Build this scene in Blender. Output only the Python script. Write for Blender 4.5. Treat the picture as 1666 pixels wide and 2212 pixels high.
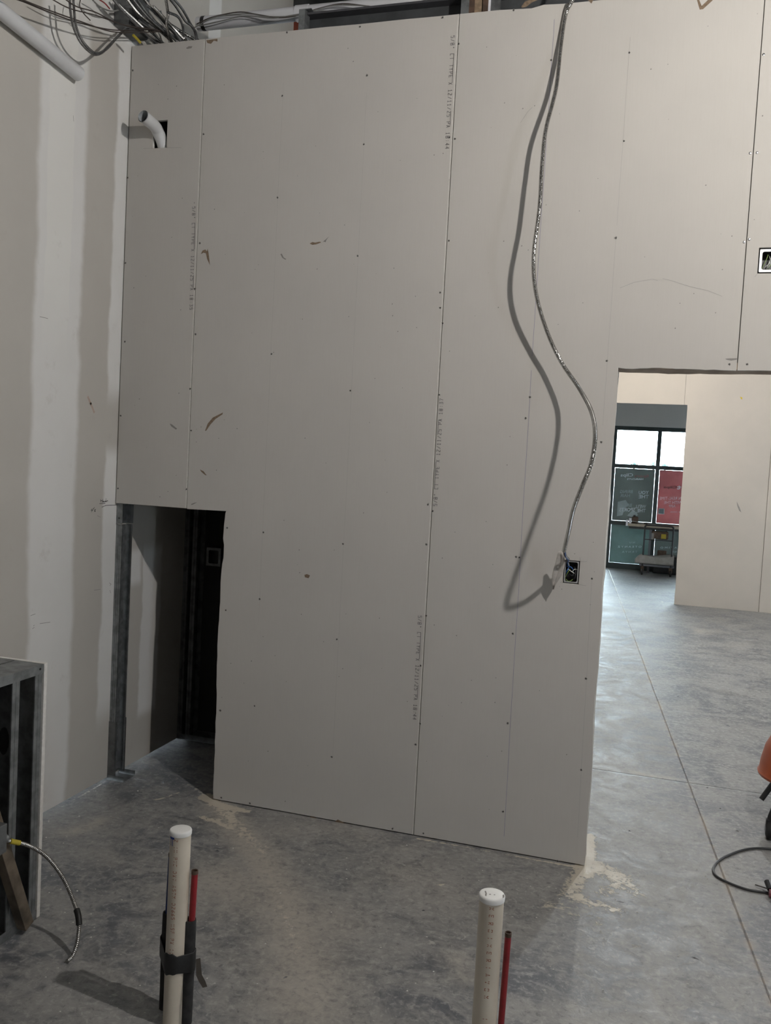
import bpy, bmesh, math, random
import numpy as np
from mathutils import Vector, Matrix
from mathutils.geometry import tessellate_polygon
random.seed(7); rng = np.random.default_rng(5)
S = bpy.context.scene
for o in list(bpy.data.objects): bpy.data.objects.remove(o)
COL = S.collection
R = math.radians

# ------------------------------------------------------------------ camera
PW, PH, FPX = 1666.0, 2212.0, 1872.1
CAM = np.array([2.5216, -3.7420, 1.6829]); EUL = (1.51363, -0.05290, 0.29249)
cd = bpy.data.cameras.new('camera'); cam = bpy.data.objects.new('camera', cd); COL.objects.link(cam)
cam.location = CAM; cam.rotation_euler = EUL
cd.sensor_fit = 'HORIZONTAL'; cd.sensor_width = 36; cd.lens = FPX / PW * 36; cd.clip_start = .05; cd.clip_end = 400
S.camera = cam
# ------------------------------------------------------------------ world, lamps, exposure
w = bpy.data.worlds.new('sky'); S.world = w; w.use_nodes = True
bg = w.node_tree.nodes['Background']; bg.inputs[0].default_value = (.80, .90, 1, 1); bg.inputs[1].default_value = 24
def lamp(name, loc, power, col, rad):
    l = bpy.data.lights.new(name, 'POINT'); l.energy = power; l.color = col; l.shadow_soft_size = rad
    o = bpy.data.objects.new(name, l); COL.objects.link(o); o.location = loc; return o
lamp('work_lamp', (3.355, -1.89, 3.44), 182, (1, .955, .90), .035)          # temporary work lamp, front room
lamp('work_lamp_hall', (2.3, 6.2, 3.5), 165, (1, .95, .86), .06)       # next lamps of the string, hall
lamp('work_lamp_mid', (3.2, 3.9, 3.4), 180, (.95, .98, 1), .06)
vs = S.view_settings
S.display_settings.display_device = 'sRGB'
vs.view_transform = 'Standard'; vs.look = 'None'; vs.gamma = 1; vs.use_curve_mapping = False; vs.exposure = 0

# ------------------------------------------------------------------ pixel helpers (photo pixel -> point on a known plane)
ROT = np.array(cam.rotation_euler.to_matrix())
def ray(x, y): return ROT @ np.array([(x - PW/2)/FPX, -(y - PH/2)/FPX, -1.])
def on(x, y, ax, v):
    d = ray(x, y); return CAM + d*((v - CAM[ax])/d[ax])
def onX(x, y, v=0.): return on(x, y, 0, v)
def onY(x, y, v=0.): return on(x, y, 1, v)
def onZ(x, y, v=0.): return on(x, y, 2, v)
def M(x, y): q = on(x, y, 1, 0.); return (q[0], q[2])
# ------------------------------------------------------------------ object helpers
def tag(o, label=None, cat=None, group=None, kind=None):
    if label: o['label'] = label
    if cat: o['category'] = cat
    if group: o['group'] = group
    if kind: o['kind'] = kind
    return o
def empty(name, loc=(0, 0, 0)):
    o = bpy.data.objects.new(name, None); COL.objects.link(o); o.location = loc; o.empty_display_size = .05; return o
def ob(name, me, mat=None, parent=None, smooth=False):
    o = bpy.data.objects.new(name, me); COL.objects.link(o)
    if mat and not me.materials: me.materials.append(mat)
    if parent:
        o.parent = parent
        if any(parent.location) : o.matrix_parent_inverse = Matrix.Translation(-Vector(parent.location))
        g = parent.parent
    if smooth: me.shade_smooth()
    return o
def mesh(v, f, name='m'):
    me = bpy.data.meshes.new(name); me.from_pydata([tuple(map(float, q)) for q in v], [], f); me.update(); return me
class MB:
    def __init__(s): s.v = []; s.f = []
    def add(s, v, f):
        n = len(s.v); s.v += [tuple(map(float, q)) for q in v]; s.f += [tuple(i+n for i in q) for q in f]; return s
    def box(s, a, b, mtx=None):
        x0, y0, z0 = a; x1, y1, z1 = b
        v = [(x0,y0,z0),(x1,y0,z0),(x1,y1,z0),(x0,y1,z0),(x0,y0,z1),(x1,y0,z1),(x1,y1,z1),(x0,y1,z1)]
        if mtx is not None: v = [tuple(mtx @ Vector(q)) for q in v]
        return s.add(v, [(0,3,2,1),(4,5,6,7),(0,1,5,4),(1,2,6,5),(2,3,7,6),(3,0,4,7)])
    def tube(s, P, r, n=10, caps=True):
        P = [np.array(q, float) for q in P]; N = len(P)
        rr = r if hasattr(r, '__len__') else [r]*N
        T = [P[min(i+1, N-1)] - P[max(i-1, 0)] for i in range(N)]; T = [t/(np.linalg.norm(t)+1e-12) for t in T]
        u = np.cross(T[0], [0, 0, 1.]);
        if np.linalg.norm(u) < .05: u = np.cross(T[0], [0, 1., 0])
        u /= np.linalg.norm(u); v = []; f = []
        for i in range(N):
            u = u - T[i]*(u@T[i]); u /= np.linalg.norm(u); b = np.cross(T[i], u)
            for k in range(n):
                a = 2*math.pi*k/n; v.append(P[i] + rr[i]*(math.cos(a)*u + math.sin(a)*b))
        for i in range(N-1):
            for k in range(n):
                k2 = (k+1) % n; f.append((i*n+k, i*n+k2, (i+1)*n+k2, (i+1)*n+k))
        if caps: f.append(tuple(range(n-1, -1, -1))); f.append(tuple((N-1)*n+k for k in range(n)))
        return s.add(v, f)
    def lathe(s, prof, c, n=32, axis='z', arc=None):
        v = []; f = []; c = np.array(c, float)
        for r, h in prof:
            for k in range(n):
                a = 2*math.pi*k/n; p = (r*math.cos(a), r*math.sin(a), h)
                if axis == 'x': p = (h, p[0], p[1])
                if axis == 'y': p = (p[0], h, p[1])
                v.append(c + np.array(p))
        for i in range(len(prof)-1):
            for k in range(n):
                k2 = (k+1) % n; f.append((i*n+k, i*n+k2, (i+1)*n+k2, (i+1)*n+k))
        return s.add(v, f)
    def poly(s, outer, holes, mp, d):          # 2D polygon with holes, mp(x,y,h)->3D, thickness d
        loops = [outer] + list(holes); pts = [p for l in loops for p in l]; n = len(pts)
        tris = tessellate_polygon([[Vector((p[0], p[1], 0)) for p in l] for l in loops])
        v = [mp(p[0], p[1], 0) for p in pts] + [mp(p[0], p[1], d) for p in pts]
        f = [tuple(t) for t in tris] + [tuple(i+n for i in reversed(t)) for t in tris]
        k = 0
        for l in loops:
            m = len(l)
            for i in range(m): f.append((k+i, k+(i+1) % m, n+k+(i+1) % m, n+k+i))
            k += m
        return s.add(v, f)
    def make(s, name, mat, parent=None, smooth=False, fix=True, bevel=0):
        me = mesh(s.v, s.f, name)
        if fix or bevel:
            bm = bmesh.new(); bm.from_mesh(me)
            if fix: bmesh.ops.recalc_face_normals(bm, faces=bm.faces)
            if bevel: bmesh.ops.bevel(bm, geom=[e for e in bm.edges if e.is_manifold and e.calc_face_angle(0) > .6], offset=bevel, segments=2, affect='EDGES', profile=.5)
            bm.to_mesh(me); bm.free()
        o = ob(name, me, mat, parent, False)
        if smooth:
            me.shade_smooth()
            try: me.set_sharp_from_angle(angle=R(40))
            except Exception: pass
        return o
def spline(P, n=12):
    P = [np.array(q, float) for q in P]; P = [2*P[0]-P[1]] + P + [2*P[-1]-P[-2]]; out = []
    for i in range(1, len(P)-2):
        a, b, c, d = P[i-1:i+3]
        for k in range(n):
            t = k/n; out.append(.5*((2*b) + (c-a)*t + (2*a-5*b+4*c-d)*t*t + (3*b-a-3*c+d)*t**3))
    out.append(P[-2]); return out
def resample(P, step):
    P = np.array(P); d = np.r_[0, np.cumsum(np.linalg.norm(np.diff(P, axis=0), axis=1))]
    t = np.linspace(0, d[-1], max(2, int(d[-1]/step))); return np.stack([np.interp(t, d, P[:, k]) for k in range(3)], 1)
def armour(path, r, pitch=.0055, n=9):          # interlocked metal jacket: ridged tube
    P = resample(path, pitch/3); rr = [r*(1, 1, .80)[i % 3] for i in range(len(P))]
    return MB().tube(P, rr, n)
def wob(a, b, n, amp, seed=0):                   # hand-cut edge between two 2D points (excl. last)
    g = np.random.default_rng(seed); a = np.array(a); b = np.array(b); d = b-a; nn = np.array([-d[1], d[0]])/np.linalg.norm(d)
    off = np.convolve(g.normal(0, 1, n+6), np.ones(3)/3, 'same')[3:3+n]*amp; off[0] = 0
    return [tuple(a + d*i/n + nn*off[i]) for i in range(n)]
# ------------------------------------------------------------------ materials
def rgb(r, g, b): return tuple(((c/255+.055)/1.055)**2.4 if c > 10 else c/255/12.92 for c in (r, g, b)) + (1,)
def newmat(name):
    m = bpy.data.materials.new(name); m.use_nodes = True; nt = m.node_tree; return m, nt, nt.nodes['Principled BSDF']
class G:
    def __init__(s, nt): s.nt = nt
    def n(s, t, **k):
        q = s.nt.nodes.new(t)
        for a, b in k.items(): setattr(q, a, b)
        return q
    def link(s, a, b): s.nt.links.new(a, b)
    def val(s, sock, x):
        if isinstance(x, (int, float)): sock.default_value = x
        elif isinstance(x, tuple): sock.default_value = x
        else: s.link(x, sock)
    def math(s, op, a, b=0.5, c=None):
        q = s.n('ShaderNodeMath', operation=op); s.val(q.inputs[0], a); s.val(q.inputs[1], b)
        if c is not None: s.val(q.inputs[2], c)
        return q.outputs[0]
    def ss(s, x, a, b, lo=0., hi=1.):
        q = s.n('ShaderNodeMapRange', interpolation_type='SMOOTHSTEP'); s.val(q.inputs[0], x)
        for i, v in zip((1, 2, 3, 4), (a, b, lo, hi)): s.val(q.inputs[i], v)
        return q.outputs[0]
    def noise(s, scale, detail=4, rough=.55, vec=None, dist=0.):
        q = s.n('ShaderNodeTexNoise'); q.inputs['Scale'].default_value = scale; q.inputs['Detail'].default_value = detail
        q.inputs['Roughness'].default_value = rough; q.inputs['Distortion'].default_value = dist
        s.link(vec if vec is not None else s.pos(), q.inputs['Vector']); return q.outputs[0]
    def pos(s):
        if not hasattr(s, '_p'): s._p = s.n('ShaderNodeTexCoord').outputs['Object']
        return s._p
    def xyz(s, vec=None):
        q = s.n('ShaderNodeSeparateXYZ'); s.link(vec if vec is not None else s.pos(), q.inputs[0]); return q.outputs
    def stretch(s, sx, sy, sz):
        q = s.n('ShaderNodeMapping'); q.inputs['Scale'].default_value = (sx, sy, sz); s.link(s.pos(), q.inputs['Vector']); return q.outputs[0]
    def mix(s, f, a, b, mode='MIX'):
        q = s.n('ShaderNodeMix', data_type='RGBA', blend_type=mode); s.val(q.inputs[0], f); s.val(q.inputs[6], a); s.val(q.inputs[7], b); return q.outputs[2]
    def bump(s, h, strength, dist=.002):
        q = s.n('ShaderNodeBump'); q.inputs['Strength'].default_value = strength; q.inputs['Distance'].default_value = dist
        s.link(h, q.inputs['Height']); return q.outputs[0]
def simple(name, col, rough=.6, metal=0., var=.12, scale=30., col2=None, bump=0., detail=4, dist=.001):
    m, nt, b = newmat(name); g = G(nt)
    c2 = col2 or tuple(c*(1-var) for c in col[:3]) + (1,)
    nz = g.noise(scale, detail); f = g.ss(nz, .35, .65)
    g.link(g.mix(f, col, c2), b.inputs['Base Color']); b.inputs['Roughness'].default_value = rough; b.inputs['Metallic'].default_value = metal
    if bump: g.link(g.bump(nz, bump, dist), b.inputs['Normal'])
    return m
PAPER = (.50, .478, .447, 1); PAPER2 = (.475, .455, .427, 1); MUD = (.66, .655, .635, 1)
def mat_paper(name, a=PAPER, b_=PAPER2):
    m, nt, b = newmat(name); g = G(nt)
    n1 = g.noise(2.2, 5, .6); fib = g.noise(60, 3, .6, g.stretch(3, 3, .12)); spk = g.noise(130, 2, .5)
    c = g.mix(g.ss(n1, .3, .7), a, b_); c = g.mix(g.ss(fib, .35, .75, 0, .10), c, (.40, .37, .34, 1)); c = g.mix(g.ss(spk, .70, .76, 0, .22), c, (.30, .27, .25, 1))
    g.link(c, b.inputs['Base Color']); b.inputs['Roughness'].default_value = .88; b.inputs['Specular IOR Level'].default_value = .25
    g.link(g.bump(spk, .06, .0008), b.inputs['Normal']); return m
mPaper = mat_paper('drywall_paper'); mCore = simple('gypsum_core', (.70, .685, .65, 1), .95, var=.12, scale=80, bump=.4)
mTan = simple('kraft_paper', (.30, .215, .14, 1), .9, var=.35, scale=40); mBrownHdr = simple('raw_header', (.42, .33, .255, 1), .9, var=.3, scale=12)
def mat_leftwall():
    m, nt, b = newmat('taped_drywall'); g = G(nt); X, Y, Z = g.xyz()
    wob1 = g.math('MULTIPLY', g.math('SUBTRACT', g.noise(1.6, 3, .6, g.stretch(0, .3, 1)), .5), .10)
    Yw = g.math('ADD', Y, wob1); fine = g.math('MULTIPLY', g.math('SUBTRACT', g.noise(9, 4, .6), .5), .03); Yw = g.math('ADD', Yw, fine)
    def band(v, a, b2, s): return g.math('MULTIPLY', g.ss(v, a-s, a+s), g.ss(v, b2-s, b2+s, 1., 0.))
    k = band(Yw, -.625, -.315, .022)
    mx = lambda p, q: g.math('MAXIMUM', p, q)
    corner = g.math('MULTIPLY', g.ss(Yw, -.105, -.078), g.math('MAXIMUM', g.ss(Z, 1.86, 2.02), g.ss(Z, 1.62, 1.72, 1., 0.)))
    corner = g.math('MULTIPLY', corner, g.ss(Y, .05, .06, 1., 0.))
    k = mx(k, g.math('MULTIPLY', corner, g.ss(Z, .25, .45)))
    k = mx(k, g.math('MULTIPLY', g.ss(Z, 3.575, 3.585), g.ss(Y, .03, .04, 1., 0.)))
    k = mx(k, g.ss(Yw, -.99, -.92, 1., 0.))
    k = mx(k, g.math('MULTIPLY', band(Yw, .27, .45, .012), band(Z, .26, 1.16, .04)))
    k = mx(k, g.math('MULTIPLY', band(Yw, .15, .25, .02), band(Z, .98, 1.16, .03)))
    k = mx(k, g.math('MULTIPLY', band(Y, .74, .88, .006), g.ss(Z, 3.5, 3.6)))
    inner = g.math('MULTIPLY', band(Yw, -.57, -.40, .006), g.ss(Z, 1.9, 2.6))
    n1 = g.noise(2.5, 5, .6); spk = g.noise(120, 2)
    pap = g.mix(g.ss(n1, .3, .7), (.515, .492, .452, 1), (.488, .466, .428, 1)); mud = g.mix(g.ss(n1, .3, .7), (.71, .705, .685, 1), (.75, .745, .73, 1))
    mud = g.mix(g.math('MULTIPLY', inner, .6), mud, (.79, .785, .745, 1))
    c = g.mix(g.math('MULTIPLY', k, .92), pap, mud)
    dirt = g.math('MULTIPLY', g.ss(g.noise(7, 6, .7), .58, .72), .22); c = g.mix(dirt, c, (.40, .36, .32, 1))
    g.link(c, b.inputs['Base Color']); b.inputs['Roughness'].default_value = .9; b.inputs['Specular IOR Level'].default_value = .2
    g.link(g.bump(g.math('ADD', k, g.math('MULTIPLY', spk, .05)), .12, .002), b.inputs['Normal']); return m
mLeft = mat_leftwall()
def mat_floor():
    m, nt, b = newmat('concrete_slab'); g = G(nt)
    at = g.n('ShaderNodeAttribute', attribute_name='dust_and_light'); du = at.outputs['Color']; sep = g.n('ShaderNodeSeparateColor'); g.link(du, sep.inputs[0]); D, T, J = sep.outputs
    st = g.stretch(1.0, 1.0, 1.)
    n1 = g.noise(1.5, 6, .62, dist=.8); n2 = g.noise(5.5, 8, .70, dist=1.2); n3 = g.noise(38, 5, .72, dist=.5); n4 = g.noise(13, 7, .78, dist=1.8); n5 = g.noise(9, 6, .7, g.stretch(.5, 1.6, 1), dist=1.)
    c = g.mix(g.ss(n1, .40, .60), (.135, .143, .158, 1), (.262, .258, .248, 1))
    c = g.mix(g.ss(n2, .42, .62, 0, .80), c, (.33, .325, .31, 1))
    c = g.mix(g.ss(n2, .46, .33, 0, .75), c, (.105, .112, .126, 1))
    c = g.mix(g.ss(n5, .53, .66, 0, .55), c, (.36, .355, .345, 1))
    c = g.mix(g.ss(n5, .45, .34, 0, .45), c, (.12, .125, .14, 1))
    c = g.mix(g.ss(n3, .50, .66, 0, .60), c, (.44, .43, .41, 1))
    c = g.mix(g.ss(n3, .46, .32, 0, .55), c, (.085, .087, .094, 1))
    c = g.mix(g.math('MULTIPLY', g.ss(n4, .62, .67), g.ss(n1, .40, .6, .3, .85)), c, (.50, .48, .45, 1))
    c = g.mix(.09, c, (.03, .03, .032, 1))
    fl = g.noise(210, 3, .6); c = g.mix(g.ss(fl, .66, .74, 0, .5), c, (.58, .56, .53, 1))
    # drywall dust: soft film (T, plus a painted light streak) and swept piles (D), broken up by grain
    film = g.math('MULTIPLY', T, g.ss(n3, .25, .62, .35, 1.)); c = g.mix(film, c, (.43, .395, .34, 1))
    pile = g.ss(g.math('ADD', D, g.math('ADD', g.math('MULTIPLY', g.math('SUBTRACT', n4, .5), .9), g.math('MULTIPLY', g.math('SUBTRACT', n3, .5), 1.1))), .42, .60)
    pile = g.math('MULTIPLY', pile, g.ss(D, .03, .15)); c = g.mix(g.math('MULTIPLY', pile, .9), c, (.58, .525, .43, 1))
    c = g.mix(g.math('MULTIPLY', J, g.ss(n2, .40, .60)), c, (.42, .35, .28, 1))
    g.link(c, b.inputs['Base Color'])
    g.link(g.ss(n2, .3, .7, .40, .66), b.inputs['Roughness']); b.inputs['Specular IOR Level'].default_value = .5
    g.link(g.bump(g.math('ADD', n3, pile), .45, .003), b.inputs['Normal']); return m
mFloor = mat_floor()
mGalv = simple('galvanised_steel', (.30, .315, .32, 1), .5, .75, var=.35, scale=22, bump=.05)
mGalvD = simple('galvanised_dull', (.20, .207, .21, 1), .55, .7, var=.4, scale=18)
mSteelDk = simple('dark_deck_steel', (.075, .08, .085, 1), .6, .3, var=.3, scale=9)
mRed = simple('red_primer', (.24, .055, .03, 1), .7, var=.5, scale=25)
mPVC = simple('cream_pvc', (.60, .535, .44, 1), .42, var=.09, scale=9); mCap = simple('white_cap', (.72, .72, .70, 1), .45, var=.06, scale=20)
mPipeW = simple('white_pvc', (.62, .63, .64, 1), .4, var=.06, scale=8)
mPexR = simple('red_pex', (.26, .013, .018, 1), .38, var=.2, scale=30); mPexB = simple('blue_pex', (.02, .04, .14, 1), .4, var=.2, scale=30)
mFoam = simple('black_foam', (.022, .021, .021, 1), .85, var=.5, scale=45, bump=.5); mTape = simple('black_tape', (.012, .012, .012, 1), .5, var=.4, scale=50, bump=.4, dist=.003)
mBlack = simple('black_plastic', (.015, .015, .016, 1), .45, var=.3, scale=30); mVoid = simple('unlit_interior', (.02, .02, .02, 1), .9)  # mVoid: near-black colour standing in for shade inside hollows
mYel = simple('yellow_tape', (.45, .36, .03, 1), .5); mWood = simple('dirty_lumber', (.16, .125, .088, 1), .85, var=.65, scale=10, bump=.3)
mScrew = simple('screw_black', (.035, .035, .035, 1), .5, .4); mScrewZ = simple('screw_zinc', (.75, .76, .78, 1), .2, 1.)
mInk = simple('print_ink', (.16, .15, .155, 1), .8); mPencil = simple('pencil', (.30, .285, .28, 1), .8); mBlueChalk = simple('blue_chalk', (.22, .205, .32, 1), .9)
mMarker = simple('marker', (.03, .03, .03, 1), .7); mRedInk = simple('red_ink', (.33, .14, .09, 1), .7); mBlueInk = simple('blue_ink', (.03, .07, .30, 1), .6)
mWireB = simple('brown_wire', (.055, .042, .036, 1), .6); mWireG = simple('grey_wire', (.20, .20, .19, 1), .5)
mMC = simple('armour_aluminium', (.52, .51, .49, 1), .24, 1., var=.2, scale=60); mMCd = simple('armour_dark', (.20, .20, .20, 1), .4, .85, var=.3, scale=60)
mOrange = simple('orange_plastic', (.42, .085, .02, 1), .45, var=.12, scale=12); mRubber = simple('rubber', (.012, .012, .012, 1), .7)
mFrame = simple('window_frame', (.028, .04, .04, 1), .45, .2); mTarp = simple('canvas', (.30, .28, .26, 1), .85, var=.2, scale=14, bump=.3)
mPly = simple('plywood_edge', (.40, .34, .27, 1), .7, var=.15, scale=20); mGreyM = simple('grey_metal', (.12, .12, .13, 1), .4, .6)
mWhite = simple('white_card', (.75, .75, .80, 1), .7); mBrown = simple('brown_leather', (.10, .06, .04, 1), .7, var=.4); mYelP = simple('yellow_plastic', (.45, .33, .02, 1), .5)
mTear = simple('torn_kraft', (.215, .155, .105, 1), .9, var=.3, scale=90); mSmear = simple('scuff', (.24, .225, .21, 1), .9)

# ------------------------------------------------------------------ stroke lettering
FONT = {'0':[[(0,0),(3,0),(3,6),(0,6),(0,0)]],'1':[[(.6,5),(1.5,6),(1.5,0)],[(.5,0),(2.5,0)]],'2':[[(0,6),(3,6),(3,4.6),(0,1),(0,0),(3,0)]],
'3':[[(0,6),(3,6),(1.3,3.4),(3,2.2),(3,.6),(2.3,0),(0,0)]],'4':[[(2.3,0),(2.3,6),(0,2),(3,2)]],'5':[[(3,6),(0,6),(0,3.6),(3,3.4),(3,0),(0,0)]],
'6':[[(2.6,6),(0,2.6),(0,0),(3,0),(3,2.6),(0,2.6)]],'7':[[(0,6),(3,6),(1,0)]],'8':[[(0,0),(3,0),(3,2.6),(0,3.4),(0,6),(3,6),(3,3.4),(0,2.6),(0,0)]],
'/':[[(0,0),(3,6)]],'"':[[(1,6),(1,4.6)],[(2,6),(2,4.6)]],':':[[(1.3,1),(1.7,1.4)],[(1.3,4),(1.7,4.4)]],'C':[[(3,6),(0,6),(0,0),(2.4,0)]],
'T':[[(-.3,6),(3.3,6)],[(1.5,6),(1.5,0)]],'Y':[[(0,6),(1.5,3),(3,6)],[(1.5,3),(1.5,0)]],'P':[[(0,0),(0,6),(3,6),(3,3),(0,3)]],'E':[[(3,6),(0,6),(0,0),(3,0)],[(0,3),(2.4,3)]],
'X':[[(0,0),(3,6)],[(0,6),(3,0)]],'A':[[(0,0),(1.5,6),(3,0)],[(.6,2.2),(2.4,2.2)]],'I':[[(1.5,0),(1.5,6)]],'N':[[(0,0),(0,6),(3,0),(3,6)]],'V':[[(0,6),(1.5,0),(3,6)]],
'D':[[(0,0),(0,6),(2,6),(3,4.5),(3,1.5),(2,0),(0,0)]],'W':[[(0,6),(.8,0),(1.5,4),(2.2,0),(3,6)]],'S':[[(3,5.4),(2.4,6),(.4,6),(0,4),(3,2.4),(2.6,0),(0,0)]],'H':[[(0,0),(0,6)],[(3,0),(3,6)],[(0,3),(3,3)]],
'M':[[(0,0),(0,6),(1.5,3),(3,6),(3,0)]],'F':[[(3,6),(0,6),(0,0)],[(0,3),(2.4,3)]],'O':[[(0,0),(3,0),(3,6),(0,6),(0,0)]],'R':[[(0,0),(0,6),(3,6),(3,3),(0,3),(3,0)]],'K':[[(0,0),(0,6)],[(3,6),(0,3),(3,0)]],'Z':[[(0,6),(3,6),(0,0),(3,0)]],'-':[[(.5,3),(2.5,3)]],'.':[[(1.3,0),(1.7,.4)]]}
def strokes_of(text, size, pitch):
    out = []; x = 0
    for ch in text:
        for s in FONT.get(ch, []): out.append([(x + a*size/6, b*size/6) for a, b in s])
        x += pitch
    return out, x
def stroke_mesh(strokes, wd, mp):
    b = MB()
    for s in strokes:
        for (x0, y0), (x1, y1) in zip(s[:-1], s[1:]):
            d = np.array([x1-x0, y1-y0]); L = np.linalg.norm(d)
            if L < 1e-9: continue
            d /= L; n = np.array([-d[1], d[0]])*wd/2; e = d*wd*.4
            q = [(x0-e[0]+n[0], y0-e[1]+n[1]), (x0-e[0]-n[0], y0-e[1]-n[1]), (x1+e[0]-n[0], y1+e[1]-n[1]), (x1+e[0]+n[0], y1+e[1]+n[1])]
            b.add([mp(*p) for p in q], [(0, 1, 2, 3)])
    return b
def font_mesh(text, size, mp, bold=0., align='CENTER'):      # built-in font, flat lettering mapped by mp(x,y)
    c = bpy.data.curves.new('t', 'FONT'); c.body = text; c.size = size; c.align_x = align; c.fill_mode = 'FRONT'; c.offset = bold; c.resolution_u = 2
    o = bpy.data.objects.new('t', c); COL.objects.link(o); dg = bpy.context.evaluated_depsgraph_get()
    me = bpy.data.meshes.new_from_object(o.evaluated_get(dg)); bpy.data.objects.remove(o); bpy.data.curves.remove(c)
    for v in me.vertices: v.co = Vector(tuple(map(float, mp(v.co.x, v.co.y))))
    return me
# =================================================================== SETTING
A, BW = .4016, 1.2192                      # width of the first strip, board width (4 ft)
HT, ZL, ZD, XR, XJ, TH = 3.622, 1.411, 2.126, 2.3806, .6103, .0159
# ---- floor: one slab sheet, grid sheared along the oblique saw cut; saw cuts are real grooves
SH = -.0806; U0 = 2.964; YC = 1.283; G2 = .0017
def axis(lo, hi, fine_lo, fine_hi, fs, cs, cuts):
    a = list(np.arange(lo, fine_lo, cs)) + list(np.arange(fine_lo, fine_hi, fs)) + list(np.arange(fine_hi, hi, cs)) + [hi]
    for c in cuts: a = [v for v in a if abs(v-c) > .008] + [c-G2*1.6, c-G2, c+G2, c+G2*1.6]
    return np.array(sorted(a))
xs = axis(-1.2, 9, -.1, 3.7, .016, .3, [U0]); ys = axis(-9, 13.0, -2.1, 2.2, .016, .3, [YC])
UX, VY = np.meshgrid(xs, ys, indexing='ij'); XX = UX + SH*VY*np.clip((UX+.2)/1.5, 0, 1); ZZ = np.zeros_like(XX)
gr = ((np.abs(UX-U0) <= G2*1.05)) | ((np.abs(VY-YC) <= G2*1.05)); ZZ[gr] = -.018
nx, ny = len(xs), len(ys); idx = np.arange(nx*ny).reshape(nx, ny)
faces = np.stack([idx[:-1, :-1], idx[1:, :-1], idx[1:, 1:], idx[:-1, 1:]], -1).reshape(-1, 4)
fm = bpy.data.meshes.new('floor'); vv = np.stack([XX, VY, ZZ], -1).reshape(-1, 3)
fm.from_pydata(vv.tolist(), [], faces.tolist())
def segdist(P, a, b):
    a = np.array(a); b = np.array(b); d = b-a; t = np.clip(((P-a)@d)/(d@d+1e-12), 0, 1); return np.linalg.norm(P-(a+t[:, None]*d), axis=1), t
P2 = vv[:, :2]; Dd = np.zeros(len(P2)); Tt = np.zeros(len(P2)); Jj = np.zeros(len(P2))
def streak(arr, pts, w0, w1, s0, s1):
    F = [onZ(*p)[:2] for p in pts]; n = len(F)-1
    for i in range(n):
        d, t = segdist(P2, F[i], F[i+1]); u = (i+t)/n; ww = w0+(w1-w0)*u; ss = s0+(s1-s0)*u
        np.maximum(arr, ss*np.exp(-(d/ww)**2), out=arr)
streak(Dd, [(448,1722),(470,1738),(530,1752)], .05, .035, 1., .7); streak(Dd, [(452,1722),(400,1690),(360,1690)], .018, .012, .6, .3)
streak(Dd, [(457,1732),(560,1746),(640,1760)], .010, .005, .7, .3); streak(Dd, [(440,1766),(470,1775),(500,1790)], .03, .03, .72, .62)
streak(Dd, [(480,1745),(530,1800),(570,1840)], .07, .05, .62, .42); streak(Tt, [(470,1740),(560,1850),(620,1960),(650,2080),(660,2160)], .07, .15, 1., .7)
streak(Tt, [(480,1900),(600,1960),(700,2000)], .18, .14, .65, .5); streak(Dd, [(600,1960),(640,2040),(650,2110)], .05, .04, .40, .36)
streak(Dd, [(900,1811),(1080,1842),(1262,1876)], .008, .010, .7, .85); streak(Dd, [(1272,1806),(1270,1850),(1262,1885)], .04, .06, .9, .95)
streak(Dd, [(1280,1870),(1330,1890),(1380,1930)], .09, .07, .74, .52); streak(Dd, [(1300,1880),(1340,1910),(1300,1930)], .07, .06, .60, .5); streak(Dd, [(1250,1895),(1230,1935),(1330,1965)], .06, .06, .68, .55); streak(Dd, [(1190,1955),(1290,1990)], .08, .07, .48, .40)
streak(Dd, [(335,1728),(360,1722),(385,1712)], .012, .006, .8, .7); streak(Tt, [(150,1797),(185,1790),(215,1772)], .05, .04, .8, .7); streak(Dd, [(1362,2042),(1385,2046)], .012, .01, .7, .7)
streak(Tt, [(985,2070),(1005,2110)], .06, .05, .5, .4); streak(Dd, [(945,1912),(970,1908)], .012, .01, .55, .5); streak(Tt, [(880,1890),(1000,1950)], .15, .12, .25, .2)  # first streak paints the band of lamp light on the floor
streak(Tt, [(1500,1360),(1590,1395)], .05, .04, .7, .6); streak(Dd, [(1430,1300),(1460,1308),(1520,1315)], .03, .03, .6, .4); streak(Tt, [(1370,1668),(1400,1675),(1460,1682)], .03, .02, .8, .6)  # first streak: faint pale diagonal on the hall floor
streak(Dd, [(225,1690),(160,1728),(95,1768)], .006, .006, .55, .5); streak(Tt, [(560,1800),(720,1790),(880,1830)], .10, .10, .22, .2)
dj = np.abs(UX.ravel()-U0); Jj = np.exp(-(dj/.008)**2); Jj[gr.ravel()] *= .0
ca = fm.color_attributes.new('dust_and_light', 'FLOAT_COLOR', 'POINT'); ca.data.foreach_set('color', np.stack([Dd, Tt, Jj, np.ones_like(Dd)], -1).astype(np.float32).ravel())
fm.shade_smooth(); floor = ob('floor', fm, mFloor); tag(floor, 'grey dusty concrete slab floor with saw-cut joints', None, None, 'structure')
# ---- left wall (continues behind the front wall and high above it)
b = MB().box((-.12, -7, .012), (0, 2.0, 5.0)); wl = b.make('wall_left', mLeft); tag(wl, 'tall taped drywall wall with pale joint compound bands', kind='structure')
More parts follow.
